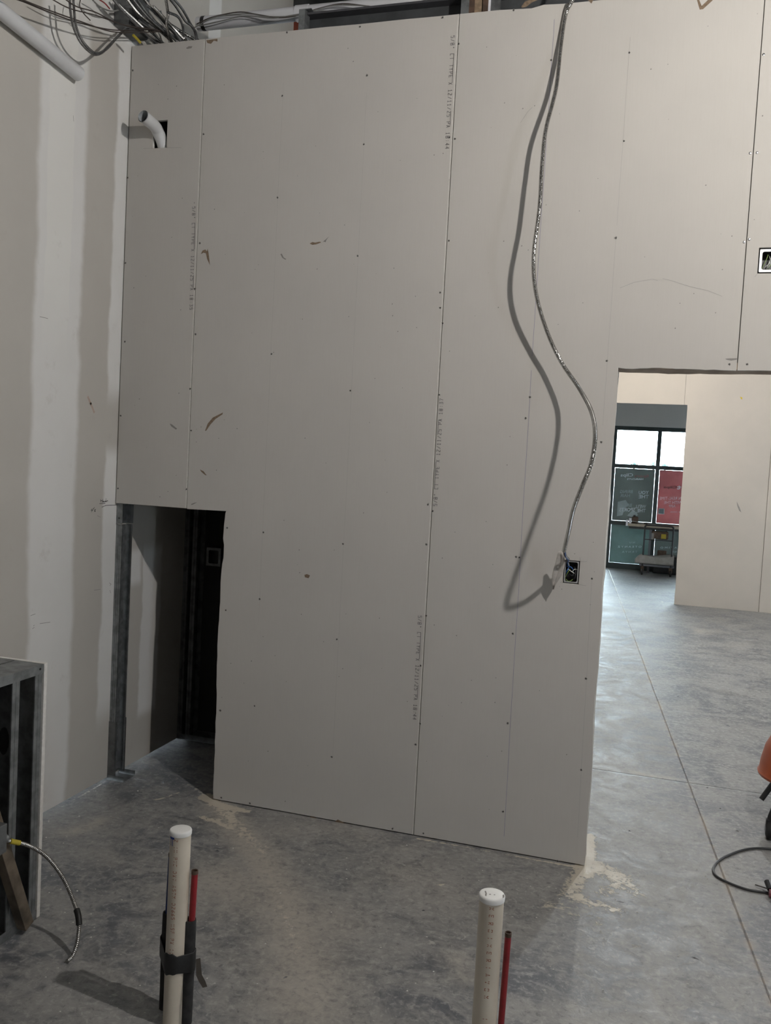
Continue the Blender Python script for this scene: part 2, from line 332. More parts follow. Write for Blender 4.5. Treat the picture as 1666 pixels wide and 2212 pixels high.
# header writing, level line and small marks on the left wall
def lw(P, h=.0006):
    return lambda x, y: (h, x, y)
def lpx(pts): return [(onX(*p)[1], onX(*p)[2]) for p in pts]
hw = [[(217,1079),(218,1085)],[(222,1078),(221,1085)],[(217,1082),(221,1081)],[(222,1083),(224,1082),(222,1084.5),(225,1084)],[(226,1083),(224.5,1084.5),(227,1084),(227,1082)],[(229,1077),(228.5,1084),(227,1083),(229,1082)],[(229.5,1083),(231,1082),(230,1084),(232,1081),(233,1082.5)],
      [(215,1088),(227,1087.4)],[(220,1095.5),(228,1092),(240,1091.3),(250,1091)],[(199,1099),(196.5,1102.5),(200.5,1102)],[(202,1098),(197.5,1106)],[(204,1096),(202,1099)],[(206,1100),(204,1102),(206,1105),(204,1105),(206,1101)]]
tag_m = stroke_mesh([lpx(s) for s in hw], .0026, lw(None)).make('handwriting', mMarker, wl, fix=False)
sc = [[(210,1114),(217,1117)],[(158,250),(159,262)],[(86,684),(103,688)],[(66,1330),(76,1326)],[(86,1347),(108,1344)],[(72,1352),(74,1350)],[(70,1358),(74,1355)],[(236,1259),(240,1262),(237,1265)],[(237,1275),(239,1281)],[(203,1275),(217,1273)]]
stroke_mesh([lpx(s) for s in sc], .0022, lw(None)).make('pencil_mark', mPencil, wl, fix=False)
stroke_mesh([lpx([(190,858),(196,872),(203,890)])], .012, lw(None)).make('pink_scuff', simple('pink_scuff', (.46, .36, .30, 1), .9), wl, fix=False)
# ---- front wall: standing drywall boards with a recessed joint between them
wf = empty('wall_front'); tag(wf, 'unpainted grey drywall wall of tall vertical boards', kind='structure')
J = .0018
def bm_map(x, z, h): return (x, h, z)
def edge(a, b, n=14, amp=.0012, seed=1): return wob(a, b, n, amp, seed)
def rect(x0, z0, x1, z1): return [(x0, z0), (x1, z0), (x1, z1), (x0, z1)]
hx0, hx1, hz0, hz1 = .141, .217, 3.132, 3.262
bx0, bx1, bz0, bz1 = 2.211, 2.278, 1.210, 1.310
ux0, ux1, uz0, uz1 = 2.888, 3.010, 2.506, 2.607
def board(name, outer, holes=()):
    o = MB().poly(outer, holes, bm_map, TH).make(name, mPaper, wf, fix=True)
    o.data.materials.append(mCore)
    for p in o.data.polygons:
        if abs(p.normal.y) < .5: p.material_index = 1
    BD.append(o); return o
def bpar(x): return BD[0] if x < A else BD[1] if x < A+BW else BD[2] if x < A+2*BW else BD[3]
BD = []
zt = HT
board('drywall_board', [(.007, ZL)] + [(A-J, ZL-.001)] + [(A-J, zt), (.007, zt)], [rect(hx0, hz0, hx1, hz1)])
o2 = [(A+J, ZL-.004), (XJ+.004, ZL)] + wob((XJ, ZL-.01), (XJ-.012, .85), 18, .004, 3) + wob((XJ-.012, .85), (XJ, .006), 18, .003, 4) + [(XJ, .006), (A+BW-J, .006), (A+BW-J, zt)] + wob((A+BW-J, zt), (A+J, zt), 16, .0012, 5)[1:] + [(A+J, zt)]
board('drywall_board', o2)
tq = [(2.06, zt), (1.98, zt+.004), (1.93, zt-.006), (1.86, zt-.003), (1.80, zt)]
o3 = [(A+BW+J, .006), (XR, .006)] + wob((XR+.004, .03), (XR-.004, 1.25), 26, .0035, 6)[1:] + wob((XR-.004, 1.25), (XR, ZD), 20, .003, 7) + wob((XR, ZD), (A+2*BW-J, ZD-.003), 16, .003, 8) + [(A+2*BW-J, ZD-.003), (A+2*BW-J, zt)] + tq + [(A+BW+J, zt)]
board('drywall_board', o3, [rect(bx0, bz0, bx1, bz1)])
o4 = wob((A+2*BW+J, ZD-.002), (4.05, ZD), 16, .003, 9) + [(4.05, ZD), (4.05, zt), (A+2*BW+J, zt)]
board('drywall_board', o4, [rect(ux0, uz0, ux1, uz1)])
board('drywall_board', [(4.054, .006), (8.99, .006), (8.99, zt), (4.054, zt)])  # unseen board, added to stop hall daylight leaking round the wall
mEdge = simple('factory_edge', (.60, .575, .54, 1), .85, var=.12, scale=20)
for xe, z0_ in ((A-J, ZL), (A+BW-J, .01)): MB().add([(xe-.0058, -.0004, z0_), (xe, -.0002, z0_), (xe, -.0002, zt-.01), (xe-.0058, -.0004, zt-.01)], [(0, 1, 2, 3)]).make('factory_edge', mEdge, bpar(xe-.001), fix=False)
# wall core behind the boards: studs at both openings, tracks, raw header soffit, hall-side boards
MB().box((XR-.045, TH+.001, .003), (XR-.012, .108, 2.18)).make('jamb_stud', mGalv, wf)
MB().poly(wob((XR, .0), (XR-.004, 1.2), 20, .003, 16) + wob((XR-.004, 1.2), (XR, ZD+.01), 20, .003, 17) + [(XR, zt), (1.12, zt), (1.12, .006)], [], lambda x, z, h: (x, .110+h, z), TH).make('hall_side_board', mCore, wf)
MB().box((XR, .110, ZD+.01), (4.9, .126, zt)).make('hall_side_board', mPaper, wf)
hp = wob((XR-.01, ZD-.002), (4.05, ZD-.002), 40, .003, 11)
v = []; 
for x, z in hp: v += [(x, TH*.3, z+.003), (x, .135, z-.002+.002*math.sin(x*9)), (x, .135, z+.03), (x, TH*.3, z+.03)]
f = []
for i in range(len(hp)-1):
    for k in range(4): f.append((4*i+k, 4*i+(k+1) % 4, 4*i+4+(k+1) % 4, 4*i+4+k))
MB().add(v, f).make('header_soffit', mBrownHdr, wf)
MB().box((XJ+.03, TH+.001, .003), (XJ+.065, .106, ZL)).make('jamb_stud', mGalvD, wf)
MB().box((.02, TH+.002, ZL+.02), (XJ+.1, .106, ZL+.05)).make('header_track', mGalvD, wf)
MB().box((.01, TH+.001, zt-.035), (4.9, .108, zt-.002)).make('top_track', mGalvD, wf)
# fasteners: sunk screw heads with a torn paper rim
SC = [(991,95),(983,300),(970,520),(957,698),(949,853),(935,1104),(921,1176),(921,1330),(908,1563),(956,38),(971,297),(951,632),(951,665),(925,1090),(909,1438),(898,1608),(848,1790),(432,525),(423,722),(411,840),(413,930),(421,624),(403,1057),(440,290),
 (610,207),(600,427),(587,765),(569,1150),(561,1294),(550,1525),(540,1735),(793,163),(786,312),(773,553),(757,844),(741,1175),(728,1381),(717,1635),(778,58),(287,152),(276,384),(271,568),(270,738),(261,898),(255,1055),
 (1191,130),(1145,858),(1136,903),(1115,1203),(1122,1204),(1108,1369),(1097,1562),(1087,1753),(1360,114),(1348,305),(1331,514),(1311,780),(1299,955),(1279,1250),(1266,1466),(1256,1663),(491,1140),(488,1318),(476,1535),(478,1723),(915,1800),(1205,1860),(1576,787),(1614,787),(620,70),(1110,22)]
b = MB(); b2 = MB()
for i, (px, py) in enumerate(SC):
    x, z = M(px, py); g = np.random.default_rng(i); n = 9; r = .0044+.0012*g.random()
    pts = [(x+r*(1+.25*g.normal())*math.cos(2*math.pi*k/n), -.0007, z+r*(1+.25*g.normal())*math.sin(2*math.pi*k/n)) for k in range(n)]
    b.add(pts, [tuple(range(n))])
    b2.lathe([(.0001, -.0010), (.0022, -.0012), (.0030, -.0008)], (x, 0, z), 8, 'y')
b.make('screw_dimple', mSmear, wf, fix=False).update_tag(); b2.make('screw_heads', mScrew, wf, fix=False)['kind'] = 'stuff'
for px, py in [(1650,118),(1621,331),(1636,330),(1608,523),(1619,517)]:
    x, z = M(px, py); MB().lathe([(.0001, -.0022), (.003, -.0026), (.0052, -.0016), (.0056, 0)], (x, 0, z), 12, 'y').make('zinc_screw', mScrewZ, bpar(x), True, fix=False)
# pencil and chalk stud lines
def wmap(x, z, h=-.0005): return (x, h, z)
def vline(x, z0, z1, n=24, amp=.0012, seed=0): return [(q[0], q[1]) for q in wob((x, z0), (x+.002, z1), n, amp, seed)]
stroke_mesh([vline(A+BW/3, .9, 3.5, seed=1), vline(A+2*BW/3, .3, 3.45, seed=2)], .0010, wmap).make('pencil_line', simple('faint_pencil', (.41, .385, .36, 1), .9), wf, fix=False)
def pline(p0, p1, n=30, seed=0): return wob(M(*p0), M(*p1), n, .0010, seed)
stroke_mesh([pline((1279,1250), (1246,1845), 16, 3), pline((1362,80), (1331,514), 16, 4), pline((1331,514), (1300,955), 12, 7)], .0010, wmap).make('pencil_line', simple('light_pencil', (.37, .35, .335, 1), .9), BD[2], fix=False)
stroke_mesh([pline((1198,42), (1148,800), 24, 5), pline((1148,800), (1087,1840), 30, 6)], .0014, wmap).make('chalk_line', mBlueChalk, BD[2], fix=False)
# printed board stamps
def stamp(text, start, end, up, hgt=.0155):
    p0 = np.array(M(*start)); p1 = np.array(M(*end)); d = p1-p0; L = np.linalg.norm(d); d /= L; n = np.array([-d[1], d[0]])
    st, tot = strokes_of(text, hgt, 1.0); nch = len(text); pitch = L/nch; st, _ = strokes_of(text, hgt, pitch)
    sc_ = [[(x*1.0, y) for x, y in s] for s in st]
    i0, i1 = text.find('CT'), text.find('X'); st2 = [[(i0*pitch, hgt), (i1*pitch, hgt)]]; j0, j1 = text.find('25'), text.find('PA'); st2 += [[(j0*pitch, hgt), ((j1+1)*pitch, hgt)]]
    o = stroke_mesh(sc_+st2, .0021, lambda x, y: (p0[0]+d[0]*x+n[0]*y, -.0006, p0[1]+d[1]*x+n[1]*y)).make('printed_stamp', mInk, bpar(p0[0]), fix=False); o['kind'] = 'stuff'
    return o
stamp('5/8" CT TYPE X 12/11/25 PA 18:35', (416,447), (410,672), False)
stamp('5/8" CT TYPE X 12/11/25 PA 18:44', (975,78), (962,325), False)
stamp('5/8" CT TYPE X 12/11/25 PA 18:37', (944,1093), (958,858), True)
stamp('5/8" CT TYPE X 12/11/25 PA 18:44', (904,1330), (892,1557), False)
# torn paper, scuffs, cut marks
def patch(pts, mat, name='paper_tear', h=-.0007):
    P = [M(*p) for p in pts]; b = MB(); n = len(P)
    tr = tessellate_polygon([[Vector((p[0], p[1], 0)) for p in P]]); b.add([(p[0], h, p[1]) for p in P], [tuple(t) for t in tr]); return b.make(name, mat, bpar(P[0][0]), fix=False)
patch([(434,549),(438,541),(444,539),(447,543),(449,537),(451,548),(454,573),(448,560),(445,547),(440,546)], mTear)
patch([(443,931),(449,915),(460,902),(482,891),(481,895),(466,905),(455,917),(446,930)], mTear)
patch([(367,915),(372,917),(383,926),(380,928),(370,921)], mSmear, 'scuff'); patch([(432,1014),(440,1018),(447,1027),(443,1026),(435,1019)], mTear)
patch([(669,526),(675,523),(681,524),(692,522),(694,524),(683,528),(675,529)], mTear); patch([(697,523),(703,518),(711,511),(705,519),(704,523),(700,522)], mSmear, 'scuff')
patch([(606,549),(609,548),(613,556),(619,560),(616,561),(610,557)], mSmear, 'scuff'); patch([(658,1242),(663,1240),(670,1243),(667,1249),(659,1247)], mTear)
patch([(402,104),(408,100),(416,100),(414,104),(405,106)], mSmear, 'scuff'); patch([(446,87),(470,84),(470,90),(462,88),(456,95),(448,93)], mTear)
patch([(664,1769),(672,1763),(682,1766),(690,1771),(676,1772)], mTear); patch([(722,1776),(730,1770),(740,1775),(748,1780),(735,1780)], mTear)
patch([(1506,0),(1511,0),(1516,13),(1530,0),(1541,0),(1519,20),(1512,21)], mTear); patch([(1127,15),(1135,4),(1148,0),(1165,0),(1150,6),(1137,16),(1128,18)], mTear, h=-.004); patch([(1270,0),(1282,0),(1278,8),(1274,4)], mTear)
patch([(1567,775),(1577,774),(1593,774),(1592,777),(1580,779),(1570,777)], mSmear, 'scuff'); patch([(413,1089),(420,1086),(426,1085),(419,1089),(414,1091)], mSmear, 'scuff')
stroke_mesh([[M(*p) for p in q] for q in [[(1340,622),(1370,610),(1410,603),(1421,606)],[(1432,602),(1450,606),(1490,619),(1530,628),(1560,640)],[(310,321),(332,320)],[(360,319),(392,319)],[(1253,1213),(1268,1213)],[(1251,1263),(1266,1265)],[(1210,1258),(1217,1260)],[(1253,1204),(1254,1212)],[(1631,598),(1636,592)],[(1125,265),(1140,242),(1150,232)]]], .0012, wmap).make('pencil_mark', mPencil, wf, fix=False)
# small specks in the paper
b = MB(); g = np.random.default_rng(3)
for i in range(230):
    x = g.uniform(.03, 3.3); z = g.uniform(.05, 3.55)
    if (x < XJ+.02 and z < ZL+.02) or (x > XR-.02 and z < ZD+.03): continue
    r = g.uniform(.0012, .0030); b.add([(x-r, -.0005, z-r*.6), (x+r*.5, -.0005, z-r), (x+r, -.0005, z+r*.7), (x-r*.4, -.0005, z+r)], [(0, 1, 2, 3)])
b.make('paper_speck', mSmear, wf, fix=False)['kind'] = 'stuff'
# ---- closet behind the left opening: open stud framing, dark
cl = empty('wall_closet', (0, .7, 0)); tag(cl, 'dark back of the closet with bare metal studs', kind='structure')
def channel(p0, p1, prof, th=.0012):
    """ribbon profile (list of 3D offsets) swept from p0 to p1; solidified"""
    p0 = np.array(p0, float); p1 = np.array(p1, float); n = len(prof)
    v = [p0+np.array(q) for q in prof] + [p1+np.array(q) for q in prof]
    return MB().add(v, [(i, i+1, n+i+1, n+i) for i in range(n-1)])
def solid(o, t=.0014):
    m = o.modifiers.new('gauge', 'SOLIDIFY'); m.thickness = t; m.offset = 0; return o
MB().box((.0, .795, .0), (1.12, .811, 3.6)).make('closet_board', mVoid, cl); MB().box((1.10, TH+.002, .0), (1.12, .79, 3.6)).make('closet_side_board', mVoid, cl)  # board colour is near black in place of the closet's shade
MB().box((.01, .03, 3.56), (1.09, .79, 3.58)).make('added_light_lid', mVoid, cl)  # unseen lid, added to keep light out of the closet
for x in (.0, .052, .61, 1.0):
    solid(channel((x, .70, .01), (x, .70, 3.5), [(.030, .012, 0), (.030, 0, 0), (.017, 0, 0), (.015, .004, 0), (.013, 0, 0), (.001, 0, 0), (.001, .092, 0), (.030, .092, 0)]).make('closet_stud', mGalvD, cl, fix=False))
solid(channel((.0, .70, .012), (1.09, .70, .012), [(0, -.002, .032), (0, -.002, 0), (0, .094, 0), (0, .094, .032)]).make('closet_track', mGalvD, cl, fix=False))
# ---- second wall across the hall, opening on its left
Y2 = 8.38; w2 = empty('wall_hall', (3, Y2, 0)); tag(w2, 'lit drywall wall across the hall with a tall opening', kind='structure')
mPaper2 = mat_paper('drywall_paper_warm', (.47, .42, .365, 1), (.44, .395, .345, 1))
MB().box((1.15, Y2, 2.648), (2.936, Y2+.016, 4.9)).make('drywall_board', mPaper2, w2)
MB().poly(wob((2.992, .001), (2.978, 2.648), 30, .004, 21) + [(2.9785, 2.648), (2.939, 2.648), (2.939, 4.9), (4.034, 4.9), (4.034, .001)], [], lambda x, z, h: (x, Y2+h, z), .016).make('drywall_board', mPaper2, w2)
MB().box((4.038, Y2-.004, .0), (5.25, Y2+.016, 4.9)).make('drywall_board', mPaper2, w2); MB().box((5.254, Y2, .0), (9, Y2+.016, 4.9)).make('drywall_board', mPaper2, w2)
MB().box((3.0, Y2+.018, 0), (9, Y2+.11, 2.65)).make('hall_light_block', mGalvD, w2); MB().box((1.15, Y2+.018, 2.66), (9, Y2+.11, 4.9)).make('header_light_block', mGalvD, w2)  # backing added to stop daylight showing through the board joints
def patch2(pts, mat):
    P = [onY(*p, Y2-.0012) for p in pts]; tr = tessellate_polygon([[Vector((p[0], p[2], 0)) for p in P]]); MB().add(P, [tuple(t) for t in tr]).make('scuff', mat, w2, fix=False)
patch2([(1645,1235),(1650,1225),(1652,1300),(1649,1322),(1645,1320),(1647,1270)], mSmear); patch2([(1592,1083),(1598,1096),(1602,1107),(1597,1103),(1593,1093)], mSmear); patch2([(1599,857),(1604,858),(1604,863),(1601,862)], mYelP)
# hall left wall and ceiling deck, right wall
tag(MB().box((-.12, 2.0, 0), (.80, 2.1, 4.9)).make('wall_light_baffle', mPaper), 'unseen end wall added to hold back daylight behind the front wall', kind='structure')  # added wall limits the daylight; the gap beside it lets some through
tag(MB().box((1.03, .83, 0), (1.13, 12.4, 4.9)).make('wall_corridor', mPaper), 'side wall of the hall', kind='structure')
wr = empty('wall_right', (9, 0, 0)); tag(wr, 'far right wall with unseen openings added to let fill daylight in', kind='structure')
yc = -7.1
for y0_, y1_ in ((-5.6, -5.05), (5.6, 6.6)):        # made-up openings, added for ambient daylight
    MB().box((9.0, yc, 0), (9.1, y0_, 4.9)).make('drywall_board', mPaper, wr); MB().box((9.0, y0_, 0), (9.1, y1_, .25)).make('drywall_board', mPaper, wr); MB().box((9.0, y0_, 2.6), (9.1, y1_, 4.9)).make('drywall_board', mPaper, wr); yc = y1_
MB().box((9.0, yc, 0), (9.1, 12.4, 4.9)).make('drywall_board', mPaper, wr)
b = MB(); x = -.2
while x < 9:
    b.box((x, -9, 4.9), (x+.19, 12.5, 4.93)); b.box((x+.19, -9, 4.96), (x+.38, 12.5, 4.99)); b.box((x+.185, -9, 4.9), (x+.195, 12.5, 4.99)); b.box((x+.375, -9, 4.9), (x+.385, 12.5, 4.99)); x += .38
tag(b.make('ceiling', mSteelDk), 'dark corrugated steel roof deck', kind='structure')
# rear wall behind the viewer
tag(MB().box((-.12, -7.1, 0), (9, -7, 4.9)).make('wall_rear', mPaper), 'rear wall behind the viewer', kind='structure')
# ---- shop front (window_1)
YS = 12.4
sf = empty('window_1', (2.7, YS, 0)); tag(sf, 'dark framed shop window at the far end of the hall', kind='structure')
def gz(y, x=1370): return onY(x, y, YS)[2]
ZB, ZM, ZT, ZH = .10, .825, 1.845, 2.49          # sill top, middle rail, transom, head
mull = [1.20, 1.94, 2.705, 3.47, 4.235, 5.0, 5.765, 6.53, 7.295, 8.06]  # unseen bays far to the right are added to bring in daylight
for m_ in mull: MB().box((m_-.035, YS-.06, 0), (m_+.035, YS+.06, ZH+.066)).make('mullion', mFrame, sf)
for z, h in ((.05, .05), (ZM, .035), (ZT, .035), (ZH+.03, .035)):
    for a, b_ in zip(mull[:-1], mull[1:]): MB().box((a+.0352, YS-.055, z-h), (b_-.0352, YS+.055, z+h)).make('rail', mFrame, sf)
gm, nt, bs = newmat('clear_glass'); g = G(nt); nt.nodes.remove(bs); tr_ = g.n('ShaderNodeBsdfTransparent'); gl = g.n('ShaderNodeBsdfGlossy'); gl.inputs['Roughness'].default_value = .02
fr = g.n('ShaderNodeFresnel'); fr.inputs[0].default_value = 1.45; mx_ = g.n('ShaderNodeMixShader'); g.link(fr.outputs[0], mx_.inputs[0]); g.link(tr_.outputs[0], mx_.inputs[1]); g.link(gl.outputs[0], mx_.inputs[2]); g.link(mx_.outputs[0], nt.nodes['Material Output'].inputs[0])
tr_.inputs[0].default_value = (.90, .95, .95, 1)
for a, b_ in zip(mull[:-1], mull[1:]):
    for z0, z1 in ((ZB, ZM-.035), (ZM+.035, ZT-.035), (ZT+.035, ZH-.005)): MB().box((a+.0353, YS-.004, z0), (b_-.0353, YS+.004, z1)).make('pane', gm, sf)
def wallbits(a, b_, name='bulkhead_board', mat=None): return MB().box(a, b_).make(name, mat or mPaper, sf)
wallbits((1.03, YS-.10, ZH+.065), (9, YS+.1, 4.9)); wallbits((8.10, YS-.1, 0), (9, YS+.1, ZH+.065)); wallbits((1.03, YS-.1, 0), (1.165, YS+.1, ZH+.065))
# window films with mirrored lettering (seen from the back), lit by the daylight behind them
def film_mat(name, col, trans):
    m, nt, b = newmat(name); g = G(nt); nt.nodes.remove(b)
    nz = g.noise(3.0, 5, .6); c = g.mix(g.ss(nz, .35, .65), col, tuple(q*.8 for q in col[:3])+(1,))
    d = g.n('ShaderNodeBsdfDiffuse'); t = g.n('ShaderNodeBsdfTranslucent'); gl = g.n('ShaderNodeBsdfGlossy'); gl.inputs['Roughness'].default_value = .15
    g.link(c, d.inputs[0]); g.link(c, t.inputs[0]); m1 = g.n('ShaderNodeMixShader'); m1.inputs[0].default_value = trans; g.link(d.outputs[0], m1.inputs[1]); g.link(t.outputs[0], m1.inputs[2])
    m2 = g.n('ShaderNodeMixShader'); m2.inputs[0].default_value = .04; g.link(m1.outputs[0], m2.inputs[1]); g.link(gl.outputs[0], m2.inputs[2]); g.link(m2.outputs[0], nt.nodes['Material Output'].inputs[0]); return m
fGreen = film_mat('film_dark_green', (.168, .185, .175, 1), .5); fGreen2 = film_mat('film_green', (.180, .235, .225, 1), .5); fRed = film_mat('film_red', (.40, .185, .185, 1), .5)
fPale = film_mat('film_pale', (.80, .88, .92, 1), .2); fRedT = film_mat('film_red_text', (0.460, 0.161, 0.161, 1), .5); fDark = film_mat('film_dark', (0.207, 0.127, 0.127, 1), .5); fGhost = film_mat('film_ghost', (.46, .54, .55, 1), .3); fWhite = film_mat('film_white', (0.750, 0.750, 0.750, 1), .5)
YF = YS-.012
def banner(name, x0, x1, z0, z1, mat, label):
    o = MB().box((x0, YF, z0), (x1, YF+.002, z1)).make(name, mat); tag(o, label, 'banner'); return o
def btext(par, text, px0, px1, py, hpx, mat, name='lettering', bold=.0):
    a = onY(px0, py, YF); c = onY(px1, py, YF); h = abs(onY(px0, py-hpx/2, YF)[2]-onY(px0, py+hpx/2, YF)[2])
    me = font_mesh(text, 1.0, lambda x, y: (x, y, 0), bold); xs_ = [v.co.x for v in me.vertices]; ys_ = [v.co.y for v in me.vertices]
    if not xs_: return
    mnx, mxx, mny, mxy = min(xs_), max(xs_), min(ys_), max(ys_)
    for v in me.vertices:
        u = (v.co.x-mnx)/(mxx-mnx); w_ = (v.co.y-mny)/(mxy-mny)
        X = c[0]+(a[0]-c[0])*u; Zc = c[2]+(a[2]-c[2])*u; v.co = Vector((float(X), YF-.0015, float(Zc+(w_-.5)*h)))
    o = ob(name, me, mat, par); o['kind'] = 'stuff'; return o
bn1 = banner('window_banner', 1.980, 2.6655, .8655, 1.8065, fGreen, 'dark green window film with mirrored pale lettering, upper left pane')
btext(bn1, 'Clips', 1341, 1368, 1027, 9, fPale, bold=.01); btext(bn1, 'Sport', 1371, 1402, 1029, 7, fRedT, bold=.01); btext(bn1, 'HAIRCUTS', 1355, 1390, 1035, 4, fPale, bold=.03)
btext(bn1, 'BRING', 1340, 1367, 1062, 7, fGhost, bold=.01); btext(bn1, 'YOU', 1380, 1402, 1064, 7.5, fPale, bold=.02); btext(bn1, 'HAIR', 1340, 1361, 1070.5, 7, fGhost, bold=.01); btext(bn1, 'THE', 1380, 1402, 1073, 7.5, fPale, bold=.02)
btext(bn1, 'BRING', 1338, 1365, 1091.5, 7.5, fGhost, bold=.01); btext(bn1, "WE'LL", 1372, 1396, 1094, 7.5, fPale, bold=.01); btext(bn1, 'SPORTS', 1338, 1372, 1101, 8, fPale, bold=.01); btext(bn1, 'THE', 1377, 1395, 1103, 7.5, fPale, bold=.02)
def blob(par, pts, mat, name='print_shape', dy=.001):
    P = [onY(*p, YF-dy) for p in pts]; tr = tessellate_polygon([[Vector((p[0], p[2], 0)) for p in P]]); return MB().add(P, [tuple(t) for t in tr]).make(name, mat, par, fix=False)
blob(bn1, [(1335,1084),(1352,1080),(1358,1090),(1350,1098),(1345,1113),(1333,1115)], fGhost); blob(bn1, [(1365,1104),(1376,1106),(1378,1113),(1368,1118),(1355,1114)], fGhost)
bn2 = banner('window_banner', 2.7445, 3.430, .8655, 1.806, fRed, 'red window film with mirrored dark and pale lettering')
btext(bn2, 'Clips', 1434, 1463, 1053, 7, fDark, bold=.03); btext(bn2, 't', 1463, 1472, 1053, 9, fPale, bold=.05); btext(bn2, 'IN REAL-TIME', 1425, 1474, 1076.5, 6.5, fPale, bold=.0); btext(bn2, 'WITH THE', 1435, 1474, 1085.5, 6.5, fPale, bold=.0); btext(bn2, 'APP', 1445, 1460, 1093.5, 5.5, fPale)
blob(bn2, [(1423,1098),(1436,1098.5),(1435.5,1111),(1422,1110.5)], fPale, 'pale_square'); blob(bn2, [(1424,1099.5),(1434.5,1100),(1434,1109.7),(1423.3,1109.3)], film_mat('film_square', (.33, .44, .48, 1), .5), 'pale_square', .0025); btext(bn2, 'KK 1 DOWN', 1449, 1472, 1106, 2.5, fPale, bold=.02)
bn3 = banner('window_banner', 1.980, 2.6685, .102, .7875, fGreen2, 'dull green film on the lowest left pane with spaced letters')
btext(bn3, 'N U', 1360, 1372, 1172, 3.5, fGhost, bold=.02); btext(bn3, 'O T E A N Y Z', 1335, 1386, 1181, 4, fPale, bold=.0); btext(bn3, 'T R N Y A', 1344, 1377, 1192, 4, fGhost, bold=.02)
bn4 = banner('window_banner', 2.7455, 3.430, .102, .786, fGreen, 'dark green film on the lowest pane behind the cart')
btext(bn4, 'A V I M O', 1427, 1463, 1183, 4, fPale, bold=.0); btext(bn4, 'N N', 1451, 1462, 1192, 4, fPale)
# outside: pavement and two distant trees
tag(MB().box((-60, YS+.2, -.14), (70, 130, -.10)).make('ground_outside', simple('asphalt', (.20, .21, .22, 1), .9)), 'pale paved ground outside the shop window', 'ground', kind='structure')
mLeaf = simple('leaves', (.10, .20, .19, 1), .8, var=.3, scale=2)
def tree(px, py, wpx, D, label):
    c = onY(px, py, D); s = wpx*(D+3.7)/FPX; t = empty('tree', (c[0], D, -.1)); tag(t, label, 'tree', None)
    MB().tube([(c[0], D, -.1), (c[0]+.05, D, c[2]*.6), (c[0], D, c[2])], [.12, .09, .05], 8).make('trunk', mWood, t, True)
    b = MB(); g = np.random.default_rng(int(px))
    for i in range(420):
        d = g.normal(0, 1, 3); d /= np.linalg.norm(d); q = np.array([c[0], D, c[2]-s*.35]) + d*np.array([.52, .5, .40])*s*g.uniform(.55, 1)
        u = g.normal(0, 1, 3); u /= np.linalg.norm(u); w_ = np.cross(u, g.normal(0, 1, 3)); w_ /= np.linalg.norm(w_); h = s*.07
        b.add([q-u*h, q+w_*h*.6, q+u*h, q-w_*h*.6], [(0, 1, 2, 3)])
    b.make('foliage', mLeaf, t, fix=False)
tree(1370, 999, 15, 55, 'hazy tree top seen through the left upper pane'); tree(1412, 998, 11, 58, 'small hazy tree top beside the middle mullion'); tree(1437, 1001, 15, 52, 'hazy tree top seen through the right upper pane')

# =================================================================== THINGS
# ---- corner stud and floor track in the left opening
cs = empty('corner_stud', (0, .02, 0)); tag(cs, 'ribbed galvanised metal stud standing in the corner of the left opening', 'metal stud')
y0 = TH+.002
solid(channel((0, 0, .03), (0, 0, 1.30), [(.034, y0+.012, 0), (.034, y0, 0), (.027, y0, 0), (.025, y0+.003, 0), (.023, y0, 0), (.016, y0, 0), (.014, y0+.003, 0), (.012, y0, 0), (.002, y0, 0), (.002, y0+.035, 0), (.006, y0+.038, 0), (.006, y0+.054, 0), (.002, y0+.057, 0), (.002, y0+.092, 0), (.034, y0+.092, 0), (.034, y0+.080, 0)]).make('stud', mGalv, cs, fix=False))
solid(channel((0, 0, 1.306), (0, 0, 1.408), [(.036, y0-.002, 0), (.0015, y0-.002, 0), (.0015, y0+.094, 0), (.036, y0+.094, 0)]).make('header_clip', mGalv, cs, fix=False))
solid(channel((0, 0, .016), (0, 0, .30), [(.0375, y0+.014, 0), (.0375, y0-.0025, 0), (.0008, y0-.0025, 0), (.0008, y0+.0955, 0), (.0375, y0+.0955, 0)]).make('splice_plate', mGalvD, cs, fix=False))
MB().lathe([(.0001, -.001), (.004, -.0015), (.004, 0)], (.018, y0-.003, 1.335), 10, 'y').make('screw', mScrew, cs, fix=False)
ft = channel((.002, 0, .0015), (.098, 0, .0015), [(0, y0-.006, .024), (0, y0-.006, 0), (0, y0+.098, 0), (0, y0+.098, .026)]).make('floor_track', mGalv, None, fix=False); solid(ft); tag(ft, 'short bent galvanised floor track under the corner stud', 'metal track')
